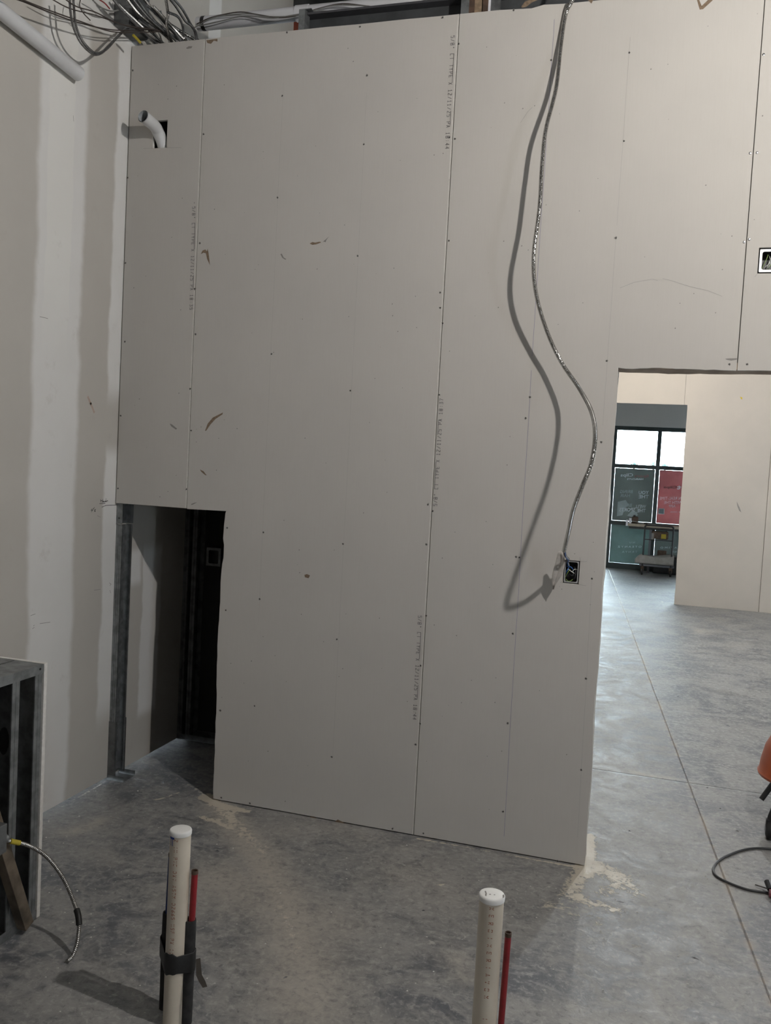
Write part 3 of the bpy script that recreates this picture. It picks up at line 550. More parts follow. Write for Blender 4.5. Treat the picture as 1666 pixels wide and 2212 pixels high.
# ---- electrical boxes
mRing = simple('zinc_ring', (.55, .56, .57, 1), .4, .5)
def ebox(name, x0, x1, z0, z1, y, label, depth=.05, mat=None, rim=.006):
    e = empty(name, ((x0+x1)/2, y, z0)); tag(e, label, 'electrical box'); t = .0018; m = mat or mGalv
    MB().box((x0, y+depth-t, z0), (x1, y+depth, z1)).make('back_plate', mBlack, e)  # black back and dark sides stand in for shade inside the box
    for a, c in (((x0, y, z0), (x0+t, y+depth-t, z1)), ((x1-t, y, z0), (x1, y+depth-t, z1)), ((x0+t, y, z0), (x1-t, y+depth-t, z0+t)), ((x0+t, y, z1-t), (x1-t, y+depth-t, z1))): MB().box(a, c).make('side_plate', mGreyM, e)
    # rounded front ring
    def rr(x0, x1, z0, z1, r, n=5):
        out = []
        for cx, cz, a0 in ((x1-r, z1-r, 0), (x0+r, z1-r, 90), (x0+r, z0+r, 180), (x1-r, z0+r, 270)):
            for k in range(n+1): a = R(a0+90*k/n); out.append((cx+r*math.cos(a), cz+r*math.sin(a)))
        return out
    MB().poly(rr(x0, x1, z0, z1, .004), [rr(x0+rim, x1-rim, z0+rim, z1-rim, .008)], lambda x, z, h: (x, y-.002+h, z), .0018).make('front_ring', mat or mRing, e)
    return e
def wirepart(par, name, pts, r, mat): return MB().tube(spline(pts, 6), r, 6).make(name, mat, par, True)
be = ebox('outlet_box', bx0+.004, bx1-.004, bz0+.004, bz1-.003, .006, 'small steel outlet box full of wires below the hanging cable', rim=.0045)
mWB = simple('wire_blue', (.06, .16, .42, 1), .4); mWG = simple('wire_green', (.22, .32, .10, 1), .4); mWW = simple('wire_white', (.60, .62, .58, 1), .4); mWK = simple('wire_black', (.012, .012, .014, 1), .4)
cx, cz = (bx0+bx1)/2, (bz0+bz1)/2
wirepart(be, 'wire', [(cx-.025, .03, cz+.02), (cx-.010, .008, cz+.022), (cx+.002, .010, cz+.015), (cx+.010, .04, cz-.01)], .0022, mWB); wirepart(be, 'wire', [(cx-.012, .012, cz+.018), (cx-.022, .012, cz-.004), (cx-.020, .04, cz-.02)], .0022, mWB)
wirepart(be, 'wire', [(cx-.026, .02, cz-.028), (cx-.016, .010, cz-.005), (cx-.006, .012, cz+.010)], .0017, mWG); wirepart(be, 'wire', [(cx-.015, .012, cz+.010), (cx+.012, .010, cz-.006)], .0016, mWW)
wirepart(be, 'wire', [(cx+.004, .012, cz+.002), (cx+.012, .008, cz+.012), (cx+.022, .02, cz+.010)], .0018, mWW); wirepart(be, 'wire', [(cx-.024, .02, cz-.034), (cx-.010, .010, cz-.042), (cx+.004, .012, cz-.035), (cx+.008, .03, cz-.028)], .0018, mWG)
wirepart(be, 'wire', [(cx+.006, .03, cz+.03), (cx+.018, .01, cz), (cx+.012, .012, cz-.03), (cx-.004, .03, cz-.02)], .0035, mWK); wirepart(be, 'wire', [(cx-.01, .02, cz-.01), (cx+.004, .008, cz-.016), (cx+.014, .02, cz-.004)], .004, mWK)
ub = ebox('switch_box', ux0+.005, ux1-.004, uz0+.006, uz1-.006, .006, 'wide steel box full of wires set high beside the bright screws', rim=.009)
for i in range(9):
    g = np.random.default_rng(i+40); x = ux0+.014+.008*i*g.uniform(.6, 1.2); z = uz0+.012
    wirepart(ub, 'wire', [(x, .03, z+.004), (x+.006, .014, z+.016), (x+.014+.01*g.random(), .012, z+.03+.03*g.random()), (x+.02, .04, z+.07)], .0013, mWW if i % 3 else mWG)
ce = ebox('closet_box', .150, .240, 1.042, 1.146, .690, 'dim metal outlet box on the framing inside the dark closet', mat=mGalvD, rim=.014)
# ---- hanging armoured cable, loose end bound for the outlet box
HC = [(2.107,-.034,3.64),(2.075,.0-.012,3.575),(2.064,-.022,3.445),(2.060,-.062,3.253),(2.033,-.096,3.074),(2.029,-.112,2.923),(2.032,-.132,2.749),(2.023,-.150,2.555),(2.039,-.138,2.411),(2.087,-.112,2.266),(2.152,-.098,2.139),(2.239,-.142,2.022),(2.301,-.262,1.921),(2.328,-.392,1.826),(2.325,-.462,1.721),(2.296,-.436,1.634),(2.264,-.368,1.542),(2.243,-.272,1.447),(2.222,-.165,1.362)]
hc = empty('hanging_cable', HC[0]); tag(hc, 'silver armoured cable hanging down the front of the drywall wall', 'cable')
up = [(2.18,.14,4.9),(2.165,.10,4.3),(2.135,.02,3.9)]
armour(spline(up + HC, 10), .0088).make('armour_jacket', mMC, hc, True, fix=False)
e0 = np.array(HC[-1]); 
for i, (dx, dz, m) in enumerate(((0, 0, mWK), (.006, .004, mWW), (-.004, .003, mWK), (.003, -.004, mWB))):
    MB().tube(spline([e0+(dx*.5, .01, dz*.5+.004), e0+(dx+.002, .05, dz-.025), e0+(dx+.008, .115, dz-.045), (2.222+dx, .004, 1.300+dz), (2.226+dx, .02, 1.285)], 6), .0024, 6).make('conductor', m, hc, True)
# strip of torn paper hanging off the cable end
fp = []
for i in range(9):
    t = i/8; c0 = np.array(onY(1211-13*t+3*math.sin(t*5), 1192+82*t, -.105+.055*t)); wd = (.010+.011*math.sin(math.pi*min(1, t*1.15)))*(1-.75*max(0, t-.7)/.3)
    fp += [c0+(-wd, .004*math.sin(7*t), 0), c0+(0, .010+.004*math.sin(5*t), .003), c0+(wd, .002, 0)]
ff = [(3*i+k, 3*i+k+1, 3*i+k+4, 3*i+k+3) for i in range(8) for k in range(2)]
pf = MB().add(fp, ff).make('paper_strip', simple('grey_paper', (.52, .49, .455, 1), .85, var=.2, scale=40), None, True, fix=False); solid(pf, .0008); tag(pf, 'torn strip of grey paper hanging from the end of the silver cable', 'paper')
# ---- white elbow pipe through the high square hole
ep = empty('elbow_pipe', (.18, .03, 3.0)); tag(ep, 'white plastic pipe elbow poking out of the high square hole', 'pipe')
tip = onY(309, 251, -.135); ax0 = np.array([.183, .045, 2.6]); P = spline([ax0, (.183, .045, 3.05), (.181, .030, 3.15), (.172, -.010, 3.205), (tip+np.array([.183, .03, 3.2]))/2+(0, 0, .004), tip], 6)
n = 24; bb = MB().tube(P, .0285, n, caps=False); bb2 = MB().tube([q for q in P], .0255, n, caps=False)
bb.make('pipe_wall', mPipeW, ep, True); bb2.make('pipe_bore', simple('pipe_bore', (.40, .42, .44, 1), .6), ep, True)
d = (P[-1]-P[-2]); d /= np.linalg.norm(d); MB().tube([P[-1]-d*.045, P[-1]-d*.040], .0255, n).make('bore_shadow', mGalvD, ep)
ring = MB().tube([P[-1]-d*.001, P[-1]], .0285, n, caps=False); ring.make('rim', mPipeW, ep, True)
# ---- white pipe strapped along the left wall
wp = empty('wall_pipe', (.036, -.46, 3.29)); tag(wp, 'white plastic pipe running along the top of the left wall', 'pipe')
pa = np.array([.036, -.44, 3.297]); pb = np.array([.036, -2.6, 3.425])
pa = onX(170, 160, .036); pbv = onX(0, 22, .036); dv = (pbv-pa)/np.linalg.norm(pbv-pa); pb = pa+dv*2.4
MB().tube([pa, pb], .031, 28, caps=False).make('pipe_wall', mPipeW, wp, True); MB().tube([pa, pb], .027, 28, caps=False).make('pipe_bore', mPipeW, wp, True)
for t in (.9, 2.0):
    q = pa+dv*t; MB().tube([q-dv*.012, q+dv*.012], .0335, 24).make('strap', mGalv, wp, True)
# ---- overhead pipe, steel and framing above the front wall
op = empty('overhead_pipe', (.1, .4, 3.9)); tag(op, 'pale overhead pipe with a black band running behind the wall top', 'pipe')
mPg = simple('grey_pvc', (.66, .665, .69, 1), .45, var=.1, scale=6); q0 = onY(428, 56, .4); q1 = onY(470, 48, .4); q2 = onY(880, 5, .4); zc = (q1[2]+q2[2])/2
MB().tube([(q0[0], .4, zc), (4.5, .4, zc)], .034, 24).make('pipe', mPg, op, True); qb = onY(442, 52, .4)
MB().tube([(qb[0]-.010, .4, zc), (qb[0]+.010, .4, zc)], .0352, 24).make('black_band', mTape, op, True)
qc = onY(655, 28, .4); MB().tube([(qc[0]-.035, .4, zc), (qc[0]+.035, .4, zc)], .038, 24).make('coupling', mPg, op, True)
for i, pts in enumerate([[(425,52),(450,40),(480,32),(520,26),(560,32),(600,38),(640,34),(690,18),(740,8),(800,14),(850,18),(900,4)],[(420,60),(460,38),(500,32),(540,30),(580,36),(640,34),(680,22),(720,12),(780,12),(830,18),(880,12),(920,0)],[(430,56),(480,45),(530,34),(590,39),(650,30),(700,24),(770,26)]]):
    o = MB().tube(spline([onY(x, y, .33) for x, y in pts], 5), .0028, 6).make('pipe_wire', mWireG if i else mWireB, None, True); tag(o, 'thin wire lying loosely along the overhead pipe', 'wire', 'wires along the overhead pipe')
sb = empty('deck_beam', (1.5, .25, 3.7)); tag(sb, 'dark steel channel beam just above the top of the front wall', 'beam')
qa = onY(663, 44, .25); zb = qa[2]
MB().box((qa[0], .25, 3.55), (5, .256, zb)).make('web', mSteelDk, sb); MB().box((qa[0], .20, zb), (5, .30, zb+.010)).make('flange', mGreyM, sb); MB().box((qa[0], .225, zb-.075), (5, .2499, zb-.055)).make('lip', mGreyM, sb)
br = empty('beam_bracket', (qa[0], .2, 3.62)); tag(br, 'pale bent metal bracket at the left end of the dark beam', 'bracket')
qq = onY(650, 26, .2); solid(channel((qq[0], .18, 3.56), (qq[0], .18, qq[2]), [(.0, .05, 0), (0, 0, 0), (.030, 0, 0), (.036, .045, 0)]).make('bracket_plate', mGalv, br, fix=False)); MB().box((qq[0], .18, qq[2]), (qq[0]+.062, .215, qq[2]+.003)).make('bracket_top', mGalv, br)
for i, (px, m, wd) in enumerate([(1008, mGalv, .036), (1022, mBrown, .024), (1034, mTan, .034), (1050, mBrown, .024), (1058, mWhite, .010), (1070, mGalvD, .045)]):
    q = onY(px, 12, .19); o = MB().box((q[0]-wd/2, .16+.006*i, 3.64), (q[0]+wd/2, .18+.006*i, 4.895)).make('roof_stud', m); tag(o, ['bright metal stud', 'narrow brown stud', 'tan wooden stud', 'second narrow brown stud', 'thin white strip', 'dull wide metal stud'][i] + ' standing above the wall top beside the dark beam', 'stud')
rj = empty('red_joist', (.1, 1.93, 4.5)); tag(rj, 'red primed steel joist end behind the beam bracket', 'joist')
q = onY(646, 50, 1.93); MB().box((q[0]-.04, 1.90, q[2]-.25), (q[0]+.06, 1.97, q[2]+.15)).make('joist_web', mRed, rj); q = onY(622, 4, 1.93); MB().box((q[0]-.05, 1.88, q[2]-.02), (q[0]+.06, 1.99, q[2]+.05)).make('joist_chord', mRed, rj); MB().box((q[0]+.062, 1.88, q[2]-.06), (q[0]+5, 1.99, q[2]+.05)).make('joist_chord', mSteelDk, rj)
# ---- junction gutter box high in the corner, cable bundle, loose wires
gb = empty('gutter_box', (.05, 0, 3.645)); tag(gb, 'grey steel junction box high in the corner behind the cable bundle', 'electrical box')
MB().box((.0005, -.145, 3.650), (.085, .012, 3.93)).make('box_body', mGalvD, gb, bevel=.003); MB().box((.085, -.140, 3.655), (.089, .008, 3.925)).make('cover', mGalvD, gb)
def pxl(pts): return [onX(x, y, X) for x, y, X in pts]
bund = [[(268,-10,.12),(300,30,.13),(345,66,.14),(372,97,.15)],[(280,-10,.14),(318,36,.15),(352,66,.16),(384,97,.17)],[(290,-10,.13),(326,38,.14),(366,72,.15),(395,100,.17)],[(250,5,.11),(288,40,.12),(322,72,.13),(352,100,.13)],[(242,-5,.12),(262,20,.12),(300,58,.12),(338,101,.12)],
 [(318,12,.16),(338,28,.16),(358,52,.16),(376,72,.17),(396,97,.19)],[(331,14,.18),(348,32,.18),(374,60,.18),(392,80,.19),(404,95,.21)],[(362,-8,.2),(380,14,.2),(400,45,.21),(415,58,.22),(426,86,.26)],[(370,-8,.2),(394,20,.2),(412,52,.21),(420,66,.22),(424,90,.26)],[(358,-5,.19),(363,30,.19),(361,60,.19),(358,98,.15)],
 [(362,26,.2),(384,36,.2),(394,54,.2),(396,72,.2),(392,96,.19)],[(268,14,.12),(298,18,.12),(314,40,.12),(322,68,.12),(328,101,.12)],[(305,-10,.15),(342,34,.15),(388,66,.17),(418,84,.22),(432,97,.26)],[(300,45,.13),(322,60,.13),(338,78,.13),(344,101,.13)],[(346,24,.17),(352,40,.17),(366,58,.17),(382,76,.18),(388,98,.18)]]
for i, pts in enumerate(bund):
    P = pxl(pts); last = P[-1].copy(); last = np.array([last[0], max(last[1], .155), last[2]]); P[-1] = last; P.append(np.array([last[0]+.01, max(last[1], .155)+.01, 3.52]))
    o = armour(spline(P, 8), .0066 if i % 3 else .0078, .006, 7).make('bundle_cable', (mMC, mMCd, mGalvD)[i % 3], None, True, fix=False)
    tag(o, 'armoured grey cable in the tangle above the wall corner', 'cable', 'cable tangle above the wall corner')
loose = [([(-5,-8,.12),(40,0,.12),(100,24,.12),(160,46,.12),(225,62,.12),(270,66,.12),(335,66,.13),(360,70,.15)], mWireB, .0026), ([(40,-4,.13),(100,20,.13),(170,45,.13),(240,68,.13),(300,70,.13),(350,68,.15)], mWireB, .0026),
 ([(105,-6,.14),(150,18,.14),(210,34,.14),(260,52,.14),(300,62,.14),(345,66,.15)], mWireB, .0024), ([(135,-6,.15),(165,14,.15),(205,26,.15),(250,48,.15),(290,58,.15),(340,64,.16)], mWireB, .0026), ([(175,-6,.12),(172,12,.12),(180,28,.12),(195,44,.12)], mWireB, .0022), ([(205,-6,.10),(225,6,.10),(237,19,.10)], mPexR, .0028), ([(195,-6,.10),(215,14,.10),(240,24,.10),(262,20,.11)], mWireG, .0034)]
lab = ['lowest brown wire strung from the wall pipe to the cable tangle', 'second brown wire strung across to the cable tangle', 'upper brown wire strung across to the cable tangle', 'top brown wire sagging across to the cable tangle', 'short dark wire end hanging before the left wall', 'short red wire end beside the junction box', 'pale grey wire looping up beside the junction box']
for (pts, m, r), l in zip(loose, lab): tag(MB().tube(spline(pxl(pts), 6), r, 6).make('loose_wire', m, None, True), l, 'wire')
for i, pts in enumerate([[(158,-8,.13),(160,20,.13),(164,55,.13),(178,88,.13),(200,112,.13),(214,115,.13),(232,104,.12),(255,78,.11),(275,60,.11)], [(150,-8,.14),(153,30,.14),(160,62,.14),(176,94,.14),(200,116,.14),(218,115,.14),(234,100,.12),(262,72,.11),(282,56,.11)]]):
    tag(armour(spline(pxl(pts), 8), .0058, .006, 7).make('drooping_cable', mMCd, None, True, fix=False), ['inner', 'outer'][i] + ' of two dark armoured cables drooping in a loop before the left wall', 'cable')
tag(MB().tube(spline(pxl([(288,76,.14),(296,84,.14),(303,92,.14)]), 4), .006, 8).make('yellow_sleeve', mYel, None, True), 'short yellow sleeve in the cable tangle', 'sleeve')

# ---- half wall framing at the left edge
hwl = empty('half_wall', (.5, -1.21, 0)); tag(hwl, 'low half wall of bare metal studs at the left edge of the photo', 'half wall')
XO, YE, ZH2 = .555, -1.214, .918
solid(channel((0, -3.2, ZH2), (0, YE, ZH2), [(XO, 0, -.032), (XO, 0, 0), (XO-.116, 0, 0), (XO-.116, 0, -.032)]).make('top_track', mGalv, hwl, fix=False), .0016)
solid(channel((0, -3.2, .002), (0, YE, .002), [(XO, 0, .032), (XO, 0, 0), (XO-.116, 0, 0), (XO-.116, 0, .032)]).make('bottom_track', mGalv, hwl, fix=False), .0016)
solid(channel((.003, 0, ZH2+.001), (XO-.120, 0, ZH2+.001), [(0, YE-.002, -.032), (0, YE-.002, 0), (0, YE-.10, 0), (0, YE-.10, -.032)]).make('return_track', mGalv, hwl, fix=False), .0016)
def cstud(y, x1=XO-.002, x0=XO-.114, hole=True, sgn=-1):
    """C stud: flanges face +-X, web towards +Y with knock-out"""
    z0, z1 = .005, ZH2-.003
    ov = [((x0+x1)/2+.019*math.cos(2*math.pi*k/16), .672+.045*math.sin(2*math.pi*k/16)) for k in range(16)]
    wb_ = MB().poly([(x0, z0), (x1, z0), (x1, z1), (x0, z1)], [ov] if hole else [], lambda x, z, h: (x, y-.0012+h, z), .0012).make('stud', mGalvD, hwl)
    e = channel((0, 0, z0), (0, 0, z1), [(x1-.004, y+sgn*.034, 0), (x1, y+sgn*.034, 0), (x1, y+sgn*.020, 0), (x1-.003, y+sgn*.018, 0), (x1, y+sgn*.016, 0), (x1, y, 0)]).make('stud_flange', mGalv, wb_, fix=False); solid(e)
    solid(channel((0, 0, z0), (0, 0, z1), [(x0, y, 0), (x0, y+sgn*.034, 0)]).make('stud_flange', mGalvD, wb_, fix=False))
    if hole: MB().poly([(q[0]+(q[0]-(x0+x1)/2)*.06, q[1]+(q[1]-.672)*.06) for q in ov], [], lambda x, z, h: (x, y-.0035+h, z), .0055).make('hole_shade_disc', mBlack, wb_)  # black disc fills the knock-out, standing in for shade in the hole
cstud(YE-.004, hole=False); cstud(-1.330); cstud(-1.74); cstud(-2.15); cstud(-2.55); cstud(-2.95)
MB().box((.003, YE+.001, .006), (XO+.003, YE+.017, ZH2+.002)).make('drywall_panel', mCore, hwl)
for yy in (YE-.12, ): MB().box((.003, YE-.1, .01), (.02, YE-.002, ZH2-.004)).make('return_stud', mGalvD, hwl)
MB().lathe([(.0001, .0022), (.004, .0018), (.0045, 0)], (XO+.0008, YE-.018, ZH2-.013), 10, 'x').make('screw', mScrew, hwl, fix=False)
MB().box((XO-.130, -3.2, .004), (XO-.1175, YE-.102, ZH2)).make('back_panel', mVoid, hwl)  # near-black sheet in place of the shade inside the frame
# dirty stud offcut leaning in the frame
wa = onX(54, 1996, .578); wb = onX(5, 1838, .578); dd = wb-wa; dd /= np.linalg.norm(dd); ang = math.atan2(dd[2], dd[1])
mt = Matrix.Translation(Vector((.5765, wa[1], wa[2]+.004))) @ Matrix.Rotation(ang, 4, 'X')
wk = MB().box((-.019, -.012, -.021), (.019, .62, .021), mt).make('lumber_offcut', mWood, None, bevel=.002); tag(wk, 'dirty brown lumber offcut leaning against the half wall', 'lumber')
# steel box and short armoured cable drooping to the floor
jb = empty('stub_box', (.57, -1.45, .33)); tag(jb, 'small steel box on the half wall where the short cable starts', 'electrical box'); qj = onX(6, 1815, .60)
MB().box((.558, qj[1]-.11, qj[2]-.02), (.64, qj[1]-.028, qj[2]+.075)).make('box_body', mGalvD, jb, bevel=.003); MB().tube([(.60, qj[1]-.0285, qj[2]+.004), (.605, qj[1]+.012, qj[2]+.003)], .0125, 14).make('connector', mGalv, jb, True)
st0 = np.array([.602, qj[1]-.01, qj[2]+.004]); pth = [st0, onX(22, 1817, .61), onX(60, 1826, .628), onX(100, 1850, .668), onX(135, 1895, .715), onX(158, 1945, .765), np.array([.809, -1.323, .110]), onX(168, 2030, .826), onX(158, 2062, .826), np.array([.824, -1.398, .008])]
fc = empty('stub_cable', st0); tag(fc, 'short silver armoured cable arching from the half wall down to the floor', 'cable'); sp = spline(pth, 10)
armour(sp, .0072).make('armour_jacket', mMC, fc, True, fix=False)
MB().tube(spline([onX(22, 1817, .61), onX(32, 1819, .615), onX(42, 1821, .62)], 5), .0086, 12).make('yellow_band', mYel, fc, True)
i0 = int(5.55*10); i1 = int(6.42*10); MB().tube(sp[i0:i1], .0105, 12).make('black_tape_wrap', mTape, fc, True)

# ---- standing plastic stub-outs in the foreground
def standpipe(cx, cy, ztop, r, cap_r, ang, label, text, pitch=.0105):
    e = empty('stub_pipe', (cx, cy, 0)); tag(e, label, 'pipe')
    MB().lathe([(r, 0.0), (r, ztop-.012), (r-.004, ztop-.010)], (cx, cy, 0), 40).make('pipe', mPVC, e, True)
    MB().lathe([(r+.0006, ztop-.0145), (cap_r, ztop-.0135), (cap_r+.0006, ztop-.004), (cap_r-.0015, ztop), (cap_r-.004, ztop+.0012), (.010, ztop+.0016), (.0001, ztop+.0016)], (cx, cy, 0), 40).make('cap', mCap, e, True)
    st, tot = strokes_of(text, .0100, pitch)
    def mp(x, y): a = ang + (y-.005)/r; return (cx+(r+.0004)*math.cos(a), cy+(r+.0004)*math.sin(a), ztop-.020-x)
    stroke_mesh(st, .0016, mp).make('red_print', mRedInk, e.children[0], fix=False)['kind'] = 'stuff'; return e
def capmark(par, pts, z):
    P = [onZ(*p, z) for p in pts]; MB().add(P, [tuple(range(len(P)))]).make('cap_scuff', mSmear, par, fix=False)
def toward(cx, cy): return math.atan2(CAM[1]-cy, CAM[0]-cx)
aL = toward(1.293, -1.533); aR = toward(2.228, -1.666)
# camera-facing angle minus = towards image left
eL = standpipe(1.293, -1.533, .586, .0302, .0318, aL-.42, 'white capped cream plastic pipe standing beside the black foam sleeves', '2 IN PVC DWV ASTM D2665 NSF PW 1120')
eR = standpipe(2.228, -1.666, .640, .0302, .0318, aR+.05, 'white capped cream plastic pipe standing beside the bare red tube', 'XEROIXERIAVOMBGIOIKKT', .0185)
capR = [o for o in eR.children if o.name.startswith('cap')][0]
for q in ([(1047,1925),(1050,1924),(1052,1930),(1051,1936),(1048,1934),(1049,1930)], [(1086,1933),(1089,1932),(1090,1938),(1087,1940)], [(1057,1931),(1061,1931),(1061,1932.5),(1057,1932.5)], [(1067,1932),(1070,1932),(1070,1933.5),(1067,1933.5)]): capmark(capR, q, .640+.0022)
for (cx, cy, zt_, a0, pieces, par) in ((1.293, -1.533, .586, aL, [(-1.0, .0, .052, .004), (-.80, .0, .052, .004), (-1.0, .0, .004, .2)], eL),):
    b = MB()
    for k in range(8):
        a = a0-1.25+k*.08; z1 = zt_-.015; z0 = z1-(.026 if k in (2, 5) else .006); rr_ = .0305
        b.add([(cx+rr_*math.cos(a), cy+rr_*math.sin(a), z0), (cx+rr_*math.cos(a+.08), cy+rr_*math.sin(a+.08), z0), (cx+rr_*math.cos(a+.08), cy+rr_*math.sin(a+.08), z1), (cx+rr_*math.cos(a), cy+rr_*math.sin(a), z1)], [(0, 1, 2, 3)])
    b.make('blue_print', mBlueInk, par.children[0], fix=False)
def pex(cx, cy, zt_, m, label, nm, k=1.):
    e = empty(nm, (cx, cy, 0)); tag(e, label, 'pipe')
    MB().tube([(cx-.012, cy, .01), (cx-.004, cy, zt_*.55), (cx, cy, zt_-.010)], (.0080*k), 18, caps=False).make('tube', m, e, True)
    MB().lathe([(.0081*k, zt_-.0102), (.0083*k, zt_-.010), (.0083*k, zt_), (.0062*k, zt_), (.0062*k, zt_-.012)], (cx, cy, 0), 18).make('cut_end', mBrown, e, True); MB().lathe([(.0064*k, zt_-.006), (.0001, zt_-.006)], (cx, cy, 0), 18).make('bore', mVoid, e); return e
cL = dep = None
def atd(x, y, d): return CAM + ray(x, y)*d
pl = atd(421, 1880, 2.535); pr = atd(1098.5, 2014, 2.13)
pex(pl[0], pl[1], pl[2], mPexR, 'red plastic tube rising out of a black foam sleeve', 'supply_tube', 1.2); pex(pr[0], pr[1], pr[2], mPexR, 'bare red plastic tube standing right of the capped pipe', 'supply_tube')
def sleeve(cx, cy, zt_, r, label):
    e = MB(); P = [(r*.98, .0), (r, zt_*.3), (r*1.04, zt_*.6), (r, zt_-.006), (r*.96, zt_), (.0115, zt_-.001), (.0112, zt_-.05)]
    o = e.lathe(P, (cx-.006, cy, 0), 22).make('foam_sleeve', mFoam, None, True); tag(o, label, 'foam sleeve'); return o
psl = atd(413, 1990, 2.535); sleeve(pl[0]-.004, pl[1], psl[2], .0192, 'black foam sleeve wrapped around the red tube')
pbl = atd(367.5, 1842, 2.60); pex(pbl[0]+.004, pbl[1], pbl[2], mPexB, 'blue plastic tube half hidden behind the left capped pipe', 'supply_tube')
pb2 = atd(362, 1966, 2.62); sleeve(pbl[0]+.008, pbl[1], pb2[2], .0165, 'black foam sleeve behind the left capped pipe around the blue tube')
# tape strap around the group: hull of the three round sections
def hull(pts):
    pts = sorted(set(pts)); 
    def half(p):
        h = []
        for q in p:
            while len(h) > 1 and (h[-1][0]-h[-2][0])*(q[1]-h[-2][1])-(h[-1][1]-h[-2][1])*(q[0]-h[-2][0]) <= 0: h.pop()
            h.append(q)
        return h[:-1]
    return half(pts)+half(pts[::-1])
circ = []
for cx, cy, r in ((1.293, -1.533, .0325), (pl[0]-.010, pl[1], .0215), (pbl[0]+.002, pbl[1], .020)):
    circ += [(float(cx+r*math.cos(2*math.pi*k/40)), float(cy+r*math.sin(2*math.pi*k/40))) for k in range(40)]
hl = hull(circ); zA = atd(390, 2085, 2.52)[2]; g = np.random.default_rng(2); n = len(hl); b = MB(); v = []
nz = lambda i, s: .003*math.sin(i*.55+s)+.002*math.sin(i*1.3+2*s)
for j, dz in enumerate((-.030, -.027, -.006, .008, .027, .030)):
    for i, (x, y) in enumerate(hl):
        k_ = (1.0, 1.010, 1.02, 1.006, 1.014, 1.0)[j]; v.append((1.30+(x-1.30)*k_, -1.53+(y+1.53)*k_, zA+dz+nz(i, j//2)))
f = [(j*n+i, j*n+(i+1) % n, (j+1)*n+(i+1) % n, (j+1)*n+i) for j in range(5) for i in range(n)]
sp_ = MB().add(v, f).make('tape_strap', mTape, None, True); solid(sp_, .0012); tag(sp_, 'black tape strap binding the left pipe and foam sleeves together', 'tape')
fl0 = atd(428, 2072, 2.515); fl1 = atd(430, 2108, 2.505); fl2 = atd(443, 2134, 2.495); v = []
for q, wd in ((fl0, .006), (fl1, .008), ((fl1+fl2)/2, .009), (fl2, .006)): v += [q+(-wd, -.002, 0), q+(wd, .002, .004)]
fpn = MB().add(v, [(0, 1, 3, 2), (2, 3, 5, 4), (4, 5, 7, 6)]).make('tape_tail', simple('tape_tail', (.07, .06, .05, 1), .7), sp_, fix=False); solid(fpn, .001)

# ---- orange wheeled machine at the right edge
om = empty('wheeled_machine', (3.36, .80, 0)); tag(om, 'rounded orange machine body on black tubular legs with a caster, right edge', 'machine')
qx = onY(1637, 1665, .80); cxm, cym, zl = qx[0]+.225, .80, qx[2]
MB().lathe([(.0001, zl-.14), (.07, zl-.135), (.13, zl-.085), (.195, zl-.012), (.222, zl-.008), (.226, zl+.004), (.219, zl+.012), (.214, zl+.06), (.198, zl+.13), (.165, zl+.20), (.11, zl+.25), (.0001, zl+.262)], (cxm, cym, 0), 48).make('drum', mOrange, om, True)
for i, a in enumerate((205, 325, 85)):
    ca_, sa_ = math.cos(R(a)), math.sin(R(a)); wx, wy = cxm+.185*ca_, cym+.185*sa_
    if i == 0: w0 = onZ(1655, 1811); wx, wy = w0[0]+.012, w0[1]
    MB().tube(spline([(cxm+.10*ca_, cym+.10*sa_, zl-.08), (cxm+.155*ca_, cym+.155*sa_, zl-.105), (wx+.012, wy, .15), (wx, wy, .105), (wx, wy, .075)], 6), .0125, 12).make('leg', mBlack, om, True); lg = [o for o in om.children if o.name.startswith('leg')][i]
    MB().lathe([(.0001, -.016), (.030, -.016), (.042, -.012), (.0445, 0), (.042, .012), (.030, .016), (.0001, .016)], (wx, wy, .0445), 24, 'x').make('caster_wheel', mRubber, lg, True); MB().lathe([(.0001, -.019), (.016, -.019), (.018, -.0165)], (wx, wy, .0445), 16, 'x').make('wheel_hub', mGreyM, lg, True); MB().box((wx-.018, wy-.012, .045), (wx+.018, wy+.012, .095)).make('caster_fork', mBlack, lg, bevel=.003)
ta = onY(1645, 1727, .74); tb = onY(1672, 1690, .76); MB().tube([ta, tb, tb+(tb-ta)*2.2], .0125, 12).make('tube_handle', mBlack, om, True)
# ---- dark cord looped on the floor
lp = [(1760,1850),(1700,1836),(1666,1834),(1636,1832),(1605,1836),(1570,1849),(1550,1862),(1541,1878),(1549,1893),(1575,1907),(1610,1920),(1640,1926),(1662,1928),(1680,1927)]
cp = spline([onZ(x, y, .006) for x, y in lp], 10); co = empty('extension_cord', cp[0]); tag(co, 'dark grey cord lying in a loop on the floor at the right edge', 'cord')
MB().tube(cp, .0052, 10).make('cord', simple('cord_grey', (.045, .045, .048, 1), .5), co, True)
pg = onZ(1668, 1930, .02); MB().lathe([(.0001, 0), (.016, .001), (.018, .03), (.012, .05), (.0001, .052)], (pg[0]-.012, pg[1], .019), 16, 'x').make('plug', simple('dusty_red', (.22, .07, .08, 1), .5), co, True); MB().tube([onZ(1664, 1922, .03), onZ(1657, 1904, .045)], .011, 10).make('plug_boot', mBlack, co, True); MB().tube([onZ(1632, 1911, .006), onZ(1660, 1920, .010)], .0028, 8).make('stray_lead', simple('lead', (.10, .09, .085, 1), .6), co, True)
